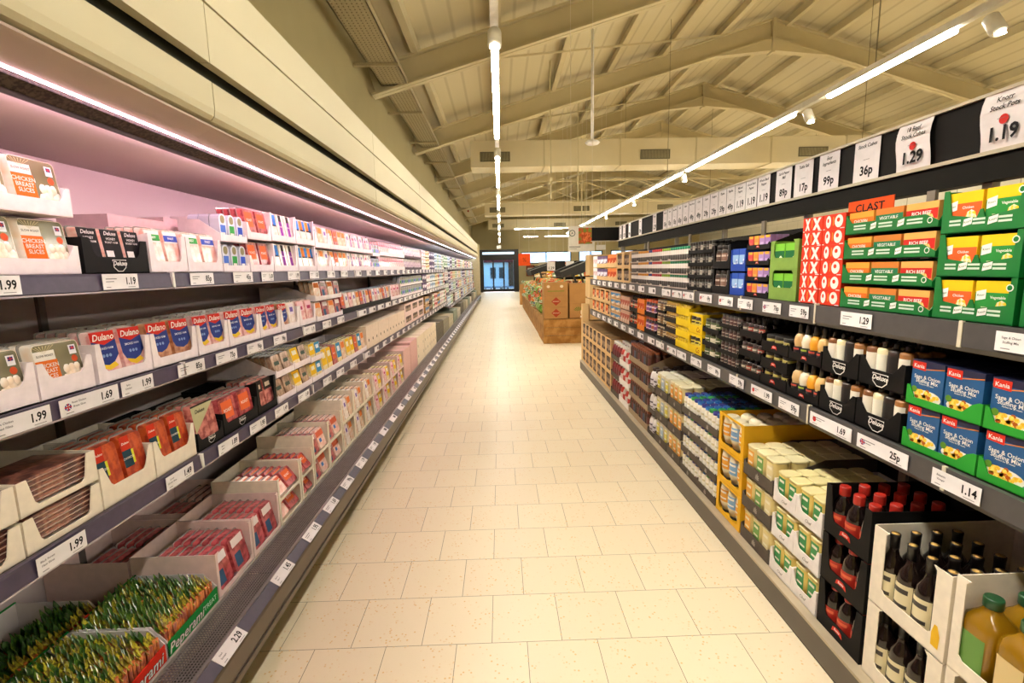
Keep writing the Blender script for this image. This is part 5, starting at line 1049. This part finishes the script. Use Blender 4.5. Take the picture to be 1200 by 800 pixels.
for k in range(22):
    for sh, X, z in (('top', 1.3215, 1.583), ('second', 1.3215, 1.211), ('third', 1.2915, .811)):
        d = 4.55+k*.36
        lab = 'small unreadable white ticket on the %s fridge rail past the middle' % sh
        tick('L', X, z, d, d+(.17 if sh != 'second' else .26), '', lab, lab, detail=False)
for k in range(30):
    for sh, X, z in (('top', 1.3215, 1.633), ('second', 1.3215, 1.303), ('third', 1.3115, 1.003), ('fourth', 1.2715, .673)):
        d = 12.6+k*.38
        lab = 'tiny white ticket on the %s dairy rail' % sh
        tick('L', X, z, d, d+.2, '', lab, lab, detail=False)
# deck rail tickets lie on the sloping rail
def dtick(d0, d1, price, lab, grp=None, hd='', detail=True):
    w = d1-d0; p = ticket(price, w, .05, '', hd, detail)
    p.inst((-1.002, (d0+d1)/2, .2785), PI/2, lab, grp, tilt=-(PI/2-.6))
for d, p, ub in ((1.60, '2.29', 'green fronted stick tray'), (2.03, '1.45', 'bacon cases'), (2.37, '1.95', 'first sausage case'), (2.66, '1.69', 'pink sausage strips'), (2.96, '99p', 'hot dog packs'), (3.28, '1.79', 'second hot dog case'), (3.6, '1.99', 'first fish case')):
    dtick(d-.08, d+.08, p, 'white ticket priced %s on the low deck rail by the %s' % (p, ub), hd='Snack|Sausages' if p == '2.29' else 'Danish|Bacon' if p == '1.45' else '')
for k in range(46):
    d = 3.86+k*.36
    dtick(d, d+.17, '', 'small white ticket far along the low deck rail', 'far deck rail tickets', detail=False)
# dry goods rails
for d0, d1, p, ub, mk, hd in ((1.06, 1.26, '79p', 'stock packs beside the header end', '', 'Sage & Onion|Stuffing Mix'), (1.70, 1.86, '1.29', 'low green stock pot trays', '', ''), (2.06, 2.2, '59p', 'red stock cube boxes', '', ''), (2.27, 2.43, '76p', 'sage green cartons', 'flag', ''), (2.53, 2.69, '65p', 'coloured sachets', '', ''), (2.75, 2.93, '66p', 'royal blue trays', 'dot', ''), (3.03, 3.22, '69p', 'tall black jars tray', 'dot', ''), (3.32, 3.52, '65p', 'pepper jars', 'dot', ''), (3.54, 3.74, '99p', 'teal lidded spices', 'dot', ''), (3.78, 3.98, '99p', 'lime lidded spices', '', '')):
    tick('R', 1.3205, 1.383, d0, d1, p, 'white ticket priced %s under the %s' % (p, ub), mark=mk, header=hd)
for d0, d1, p, ub, mk, hd in ((1.245, 1.40, '1.14', 'blue stuffing boxes', '', 'Balsamic|Vinegar'), (1.49, 1.72, '25p', 'stuffing and black sauce trays', 'flag', ''), (1.75, 2.0, '1.69', 'black luxury sauce trays', 'dot', ''), (2.08, 2.24, '59p', 'long necked dressings', '', ''), (2.30, 2.5, '1.99', 'olive jars', 'dot', ''), (2.58, 2.75, '59p', 'silver capped bottles', '', ''), (2.87, 3.05, '89p', 'dark jars', '', ''), (3.15, 3.33, '79p', 'green jars', '', ''), (3.42, 3.6, '69p', 'yellow crates', '', ''), (3.62, 3.82, '89p', 'yellow low trays', 'dot', ''), (3.9, 4.1, '75p', 'yellow lidded jars', '', '')):
    tick('R', 1.3205, .942, d0, d1, p, 'white ticket priced %s under the %s, middle rail' % (p, ub), mark=mk, header=hd)
for k in range(9):
    for sh, z in (('top', 1.383), ('middle', .942)):
        d = 4.15+k*.33; lab = 'small unreadable white ticket on the %s dry goods rail' % sh
        tick('R', 1.3205, z, d, d+.19, '', lab, lab, detail=False)
# header cards
@memo
def hcard(price, name, w, wave, red):
    m = MB(); h = .2; n = 6; wh = matt('f4eeee')
    def off(t): return (-.012*math.sin(t*PI) if wave else 0)
    vs = []; 
    for i in range(n+1):
        for j in range(3): 
            z = -h/2+h*i/n; x = -w/2+w*j/2; vs.append((x+(wave and .006*math.sin(i*1.05)), off(i/n)-(.004 if wave and j != 1 else 0), z))
    k = len(vs); vs += [(a, b+.0008, c) for a, b, c in vs]
    fs = [(i*3+j, i*3+j+1, (i+1)*3+j+1, (i+1)*3+j) for i in range(n) for j in range(2)]
    m.add(vs, fs+[tuple(k+q for q in f[::-1]) for f in fs], wh)
    y = -.017 if wave else -.0008
    if price:
        m.text(price, h*.34 if len(price) > 3 else h*.3, w*.02, -h*.24, y, INK, 0, sx=.95, bold=.03)
        for q, t in enumerate(name.split('|')): m.text(t, min(h*.12, w*1.6/max(4, len(t))), 0, h*(.35-.13*q), y, INK, .25, bold=.02)
        m.rect(-w*.12, h*.02, w*.12, h*.03, y, matt('8a8486'))
        if red: m.poly([(w*.02+.017*math.cos(q*PI/7), .0+.017*math.sin(q*PI/7)) for q in range(14)], y, matt('cf3a34'))
    return Proto('price_card', 'price card', [('card', m)])
HC = [(1140, 1195, '1.19', 'Knorr|Stock Pots', 1, 1), (1044, 1083, '1.29', '18 Beef|Stock Cubes', 1, 1), (993, 1022, '36p', 'Stock Cubes', 0, 0), (953, 976, '99p', 'Easy|Ingredients', 0, 0), (925, 946, '17p', 'Table Salt', 0, 0),
      (904, 921.6, '89p', 'Salt & Pepper|Mill', 0, 0), (883, 897, '1.19', 'Whole Black|Pepper', 0, 0), (869.5, 882, '1.19', 'Ground Black|Pepper', 0, 0), (857, 869, '1.19', 'Minced|Pepper', 0, 0), (847.5, 856.5, '49p', 'Paprika', 0, 0), (838, 847, '59p', 'Thyme', 0, 0),
      (828.5, 837.5, '29p', 'Oregano', 0, 0), (820, 828, '29p', 'Cumin', 0, 0), (811.5, 819.5, '49p', 'Curry', 0, 0), (804, 811, '49p', 'Mixed Herbs', 0, 0), (797, 803.5, '65p', 'Ginger', 0, 0), (791, 796.5, '65p', 'Chilli', 0, 0), (785, 790.5, '15p', 'Sauce Mix', 0, 0), (779.5, 784.5, '15p', 'Gravy', 0, 0), (774.5, 779, '15p', 'Bisto', 0, 0),
      (762.5, 766.6, '1.29', 'Passata', 0, 0), (746.5, 749.8, '59p', 'Pesto', 0, 0), (734.5, 737, '99p', 'Sauces', 0, 0), (728, 731, '1.29', 'Sauces', 0, 0), (724, 726.5, '1.29', 'Pasta', 0, 0)]
for a, b, p, nm, wv, rd in HC:
    Da, Db = 1.785*572/(a-585.3)*1.005, 1.785*572/(b-585.3)*1.005
    p_ = hcard(p, nm if nm != 'Bisto' else 'Granules', round(abs(Da-Db), 3), wv, rd)
    (loc, rz) = tf('R', 1.795, (Da+Db)/2, -.003, 2.082)
    p_.inst(loc, rz, 'white header card reading %s %s on the dark board' % (nm.replace('Bisto', 'Granules').replace('|', ' ').replace('&', 'and'), p))
# ------------------------------------------------------------------ produce area, signs, far end
WD = M('b88a4c', .6, scale=5, hex2='9a6c34'); CB = M('b5874f', .7, scale=6, var=.06); PAL = M('e0bf88', .6, scale=4)
def crate(x0, x1, y0, y1, h, lab):
    e = empty('wooden_display_crate', ((x0+x1)/2, y0, 0), 0, lab, 'crate', 'wooden produce crates'); w = x1-x0; d = y1-y0; m = MB()
    for k in range(3):
        z = h*k/3; m.box(-w/2, 0, z+.003, w/2, .02, z+h/3-.003, WD); m.box(-w/2, .02, z+.003, -w/2+.02, d, z+h/3-.003, WD); m.box(w/2-.02, .02, z+.003, w/2, d, z+h/3-.003, WD)
    obj('plank_sides', m, e); obj('top_board', MB().box(-w/2+.02, .02, h-.04, w/2-.02, d, h-.01, WD), e)
    for a in (-w/2+.02, w/2-.06): obj('corner_post', MB().box(a, .021, 0, a+.04, .06, h-.05, WD), e)
crate(.89, 1.72, 10.2, 11.6, .52, 'knotty wooden crate carrying the stacked banana cartons')
ys = 11.65
for k in range(5): crate(.9, 1.9, ys+k*1.75, ys+k*1.75+1.7, .5, 'wooden crate under the vegetables, %s from the banana cartons' % ORD[k])
def cbox(x, y, z, w, d, h, lab, mark=None, grp=None, top=True, mat=CB):
    e = empty('cardboard_box', (x, y, z), 0, lab, 'box', grp)
    m = MB().box(-w/2, 0, 0, w/2, d, h, mat); obj('carton', m, e)
    f = MB().box(-w/2-.001, .02, h-.012, w/2+.001, d-.02, h+.002, M('a2763f', .7)) ; obj('lid', f, e)
    if mark == 'diamond':
        p = MB().poly([(-.1,h*.5),(0,h*.5-.09),(.1,h*.5),(0,h*.5+.09)], -.002, matt('a8442c')); p.text('BANANAS', .03, 0, h*.5, -.003, matt('e8c8a0')); obj('print', p, e)
    elif mark == 'line':
        p = MB().rect(-w*.35, h*.3, w*.35, h*.38, -.002, matt('8a8a3c')); 
        for q in (-.16, .12): p.poly([(q+.035*math.cos(k*PI/5), h*.7+.03*math.sin(k*PI/5)) for k in range(10)], -.002, matt('e8dcc0'))
        obj('print', p, e)
    elif mark == 'palm':
        p = MB()
        for q in range(7): a = .4+q*.38; p.poly([(-.02,h*.5),(.1*math.cos(a),h*.5+.09*math.sin(a)),(.1*math.cos(a+.2),h*.5+.09*math.sin(a+.2))], -.002, matt('5c7a2c'))
        obj('print', p, e)
cbox(1.16, 10.25, .525, .5, .5, .24, 'lower banana carton with red diamond', 'diamond')
cbox(1.16, 10.25, .77, .5, .5, .24, 'middle banana carton with red diamond', 'diamond')
cbox(1.16, 10.25, 1.015, .5, .5, .27, 'upper carton with pale dots and olive strip', 'line')
cbox(1.64, 10.3, .525, .38, .5, .3, 'carton with green palm print behind the white bundle', 'palm')
cbox(1.64, 10.3, .83, .38, .5, .42, 'plain carton stacked on the palm print one')
cbox(1.03, 21.5, 0, .36, .5, .45, 'lower carton standing alone near the doors'); cbox(1.03, 21.5, .46, .36, .5, .42, 'upper carton standing alone near the doors')
o = empty('paper_towel_bundle', (1.86, 9.85, .62), 0, 'white wrapped bundle perched by the palm print carton', 'bundle')
m = MB()
for k in range(4): m.blob(-.17+k*.11, 0, .07, .075, .09, .1, M('f2ede4', .4), 10, 7)
obj('wrapped_rolls', m, o); obj('wrapping_edge', MB().box(-.24, -.07, -.035, .24, .07, -.01, M('f2ede4', .4)), o)
o = empty('display_stand', (1.86, 9.7, 0), 0, 'small stand holding up the white wrapped bundle', 'stand'); obj('post', MB().box(-.05, .05, .02, .05, .25, .57, WD), o); obj('shelf_board', MB().box(-.25, -.03, .57, .25, .33, .585, WD), o); obj('foot', MB().box(-.2, 0, 0, .2, .3, .02, WD), o)
o = empty('waste_bin', (1.62, 8.55, .53), 0, 'dark grey bin hanging by the wooden end post', 'bin')
obj('bucket', MB().lathe([(.07,0),(.1,.30),(.105,.31),(.09,.305),(.07,.03)], M('4a4642', .5), 14, sq=4), o); obj('hook_post', MB().box(.02, .1, -.53, .08, .15, .35, PAL), o)
o = empty('wooden_end_display', (1.75, 7.95, 0), 0, 'pale wooden end display of stacked boards after the gondola', 'display stand')
obj('post', MB().box(-.42, -.02, 0, -.32, .1, 1.0, PAL), o)
for k in range(5): obj('shelf_box', MB().box(-.3, 0, .02+k*.36, .3, .4, .35+k*.36, PAL), o)
# vegetables heaped in the crates: every head and bag separate
VG = [('lettuce', '5c8a34', 'a8c05c'), ('cabbage', '86a85c', 'c8d49a'), ('leek_bunch', '3f6a2c', 'dfe4c8'), ('carrot_bag', 'd8742c', 'e89a4c'), ('onion_net', 'b0643c', 'd89a68'), ('pepper_bag', 'a83a28', 'd8642c')]
@memo
def veg(k, r):
    nm, a, b = VG[k]; mat = M(a, .5, scale=25, hex2=b, bump=.6)
    m = MB()
    if nm == 'leek_bunch':
        for q in range(5): m.bar((-.18, .02*q, r*.6+.01*(q % 2)), (.2, .02*q-.03, r*.9+.03*(q % 3)), .03, .03, mat)
        p = MB().box(-.03, -.02, r*.5, .0, .11, r*.9, matt('4a5ca8'))
        return Proto(nm, 'vegetable', [('stalks', m), ('band', p)], d=.2)
    m.blob(0, 0, r*.8, r, r, r*.8, mat, 10, 7)
    p = MB()
    for q in range(5): p.blob(r*.55*math.cos(q*1.26), r*.55*math.sin(q*1.26), r*.8, r*.5, r*.5, r*.75, M(b if q % 2 else a, .5, scale=25, hex2=a), 7, 5)
    return Proto(nm, 'vegetable', [('core', m), ('outer_leaves' if k < 2 else 'contents', p)], d=r*2)
rnd = random.Random(8)
for c in range(5):
    for r_ in range(8):
        for q in range(5):
            k = (c*2+q+(r_ > 2)) % 6; nm = VG[k][0].replace('_', ' ')
            z = .50+.05*(r_ % 2)
            lab = '%s heaped on the %s wooden crate behind the banana cartons' % (nm, ORD[c])
            veg(k, .1).inst((1.03+q*.19, ys+c*1.75+.12+r_*.208, z), rnd.random()*3, lab, lab, far=c > 1)
            for l_, tx in ((1, 'second layer'), (2, 'third layer'), (3, 'topmost layer')):
                if c > 2 and l_ > 2: continue
                kk = (k+l_*2+r_) % 6; lab = '%s in the %s of the heap over the %s crate' % (VG[kk][0].replace('_', ' '), tx, ORD[c])
                if l_ == 3 and q in (0, 4): continue
                veg(kk, .1).inst((1.03+q*.19+.02*l_, ys+c*1.75+.16+r_*.2, z+.19*l_), rnd.random()*3, lab, lab, far=True)
for i, (x, y, z, a) in enumerate(((1.75, 11.9, 1.47, .35), (2.1, 12.9, 1.45, .3), (1.25, 15.5, 1.47, .3))):
    o = empty('produce_crate', (x, y, z), .2, 'black plastic crate tilted over the vegetables, %s one' % ORD[i], 'crate', 'black tilted crates'); o.rotation_euler = (0, -a, .2)
    K = M('1c1c1a', .45); m = MB().box(-.35, -.25, 0, .35, .25, .02, K); obj('crate_base', m, o)
    m = MB(); m.box(-.35, -.25, .02, .35, -.23, .16, K).box(-.35, .23, .02, .35, .25, .16, K).box(-.35, -.23, .02, -.33, .23, .16, K).box(.33, -.23, .02, .35, .23, .16, K); obj('crate_sides', m, o)
    obj('rim', MB().box(-.37, -.27, .15, .37, -.25, .17, M('8a8a84', .4)).box(-.37, .25, .15, .37, .27, .17, M('8a8a84', .4)), o)
    obj('crate_leg', MB().box(-.02, -.02, -.42, .02, .02, 0, K), o)
def sign(name, x, y, z, w, h, bg, lab, fn=None, hang=True, cat='sign'):
    o = empty(name, (x, y, z), 0, lab, cat); m = MB().box(-w/2, 0, 0, w/2, .01, h, matt(bg))
    obj('sign_board', m, o)
    if fn: g = MB(); fn(g); obj('print', g, o)
    if hang:
        for q in (-w*.4, w*.4): obj('hanger', MB().bar((q, .005, h), (q, .005, roofz(x+q)-z-.02), .006, .006, HOUS), o)
def pic(g):
    g.rect(-.05, .12, .17, .37, -.002, M('c8542c', .6, scale=14, hex2='7a8a34')); g.rect(.0, .15, .14, .3, -.003, M('e07a44', .6, scale=30, hex2='a84a24'))
    g.poly([(-.15+.05*math.cos(k*PI/8), .29+.05*math.sin(k*PI/8)) for k in range(16)], -.002, matt('2c4a3a')); g.poly([(-.15+.04*math.cos(k*PI/8), .29+.04*math.sin(k*PI/8)) for k in range(16)], -.003, matt('ece6d4')); g.text('A', .05, -.15, .29, -.004, matt('2c4a3a'))
    g.rect(-.2, .07, -.02, .082, -.002, matt('6a665c')); g.rect(-.2, .04, -.08, .048, -.002, matt('8a867c'))
sign('hanging_sign', 1.31, 7.9, 1.84, .42, .40, 'ece6d4', 'cream hanging sign with round emblem and food picture', pic)
sign('info_sign', 1.60, 7.8, 1.86, .15, .075, 'f0ece0', 'small cream sign under the black header end', hang=False)
obj('sign_clip', MB().box(1.54, 7.79, 1.93, 1.56, 7.81, 1.975, HL), bpy.data.objects['info_sign']).matrix_parent_inverse = Matrix.Translation((-1.60, -7.8, -1.86))
sign('orange_sign', .87, 17.5, 1.68, .42, .42, 'e8541c', 'large orange hanging sign above the vegetables', lambda g: g.text('%', .2, 0, .2, -.002, matt('a83a14')))
sign('orange_sign', 2.1, 19.5, 1.4, .26, .46, 'e8541c', 'narrow orange sign beside the price boards', lambda g: g.text('SALE', .06, 0, .2, -.002, matt('f0c8a8')))
for i in range(4):
    sign('produce_price_board', 1.55+i*.52, 13.6, 1.50, .5, .27, '2a2824', 'hanging dark price board over the vegetables, %s from the aisle' % ORD[i], lambda g: g.rect(-.25, .01, -.03, .26, -.002, WHITE).text('1.%d9' % (2), .1, -.14, .08, -.003, INK), cat='price board')
for i in range(5):
    w = .3
    sign('wall_poster', 2.2+i*.9, 35.9, 1.0+.2*(i % 2), .6, .8, ['8a4a34', 'c8bca0', '4a5a6a', 'd87a3c', 'a8a08c'][i], '%s poster on the far wall below the windows' % ['russet', 'beige', 'slate blue', 'orange', 'stone coloured'][i], lambda g: g.rect(-.2, .2, .2, .6, -.002, matt('d8d0bc')), hang=False, cat='poster')
@memo
def farshelf(k):
    m = MB().box(-.8, 0, 0, .8, .5, .15, DSH).box(-.8, .45, .15, .8, .5, 1.7, DSH)
    for z in (.6, 1.05, 1.5): m.box(-.8, .05, z, .8, .45, z+.03, DSH)
    return m
for i in range(5):
    o = empty('produce_rack', (2.6+i*1.7, 26, 0), 0, 'far dark produce rack with coloured goods, %s from the aisle' % ORD[i], 'rack'); obj('rack_frame', farshelf(0), o)
    for j, z in enumerate((.15, .63, 1.08)):
        for q in range(5):
            lab = '%s pack on the %s far rack, %s level' % (['green', 'orange', 'cream', 'brown', 'yellow'][(q+j+i) % 5], ORD[i], TIER[3][j])
            sleeve(['dairg', 'snack', 'dairc', 'kb', 'kO'][(q+j+i) % 5], .28, .3, .28).inst((2.6+i*1.7-.62+q*.31, 26.06, z+.031), 0, lab, far=True)
sign('ceiling_exit_box', -.05, 33.2, 2.92, .3, .2, 'ece8dc', 'small white box lamp above the entrance doors', None, hang=False, cat='lamp')
for k, (d0, d1, off, hh) in enumerate(((2.02, 2.40, .2, .235), (2.41, 2.70, .24, .262))):
    (loc, rz) = tf('L', 1.35, (d0+d1)/2, off, 1.6115)
    plainbox('e4c8c8', d1-d0-.006, .2, hh, 0).inst(loc, rz, 'pinkish tall carton behind the %s on the top fridge shelf' % ['boiled ham', 'wafer ham'][k])
# ---- sanity print
seen = {}
for o in SC.objects:
    if o.parent is None and o.get('label'):
        n = len(o['label'].split())
        if n > 16 or n < 4: print('LABLEN', n, o['label'])
        seen.setdefault(o['label'], []).append(o.get('group'))
for k, v in seen.items():
    if len(v) > 1 and (None in v or len(set(v)) > 1): print('DUP', len(v), k)
print('OBJECTS', len(SC.objects), 'TOP', sum(1 for o in SC.objects if o.parent is None))
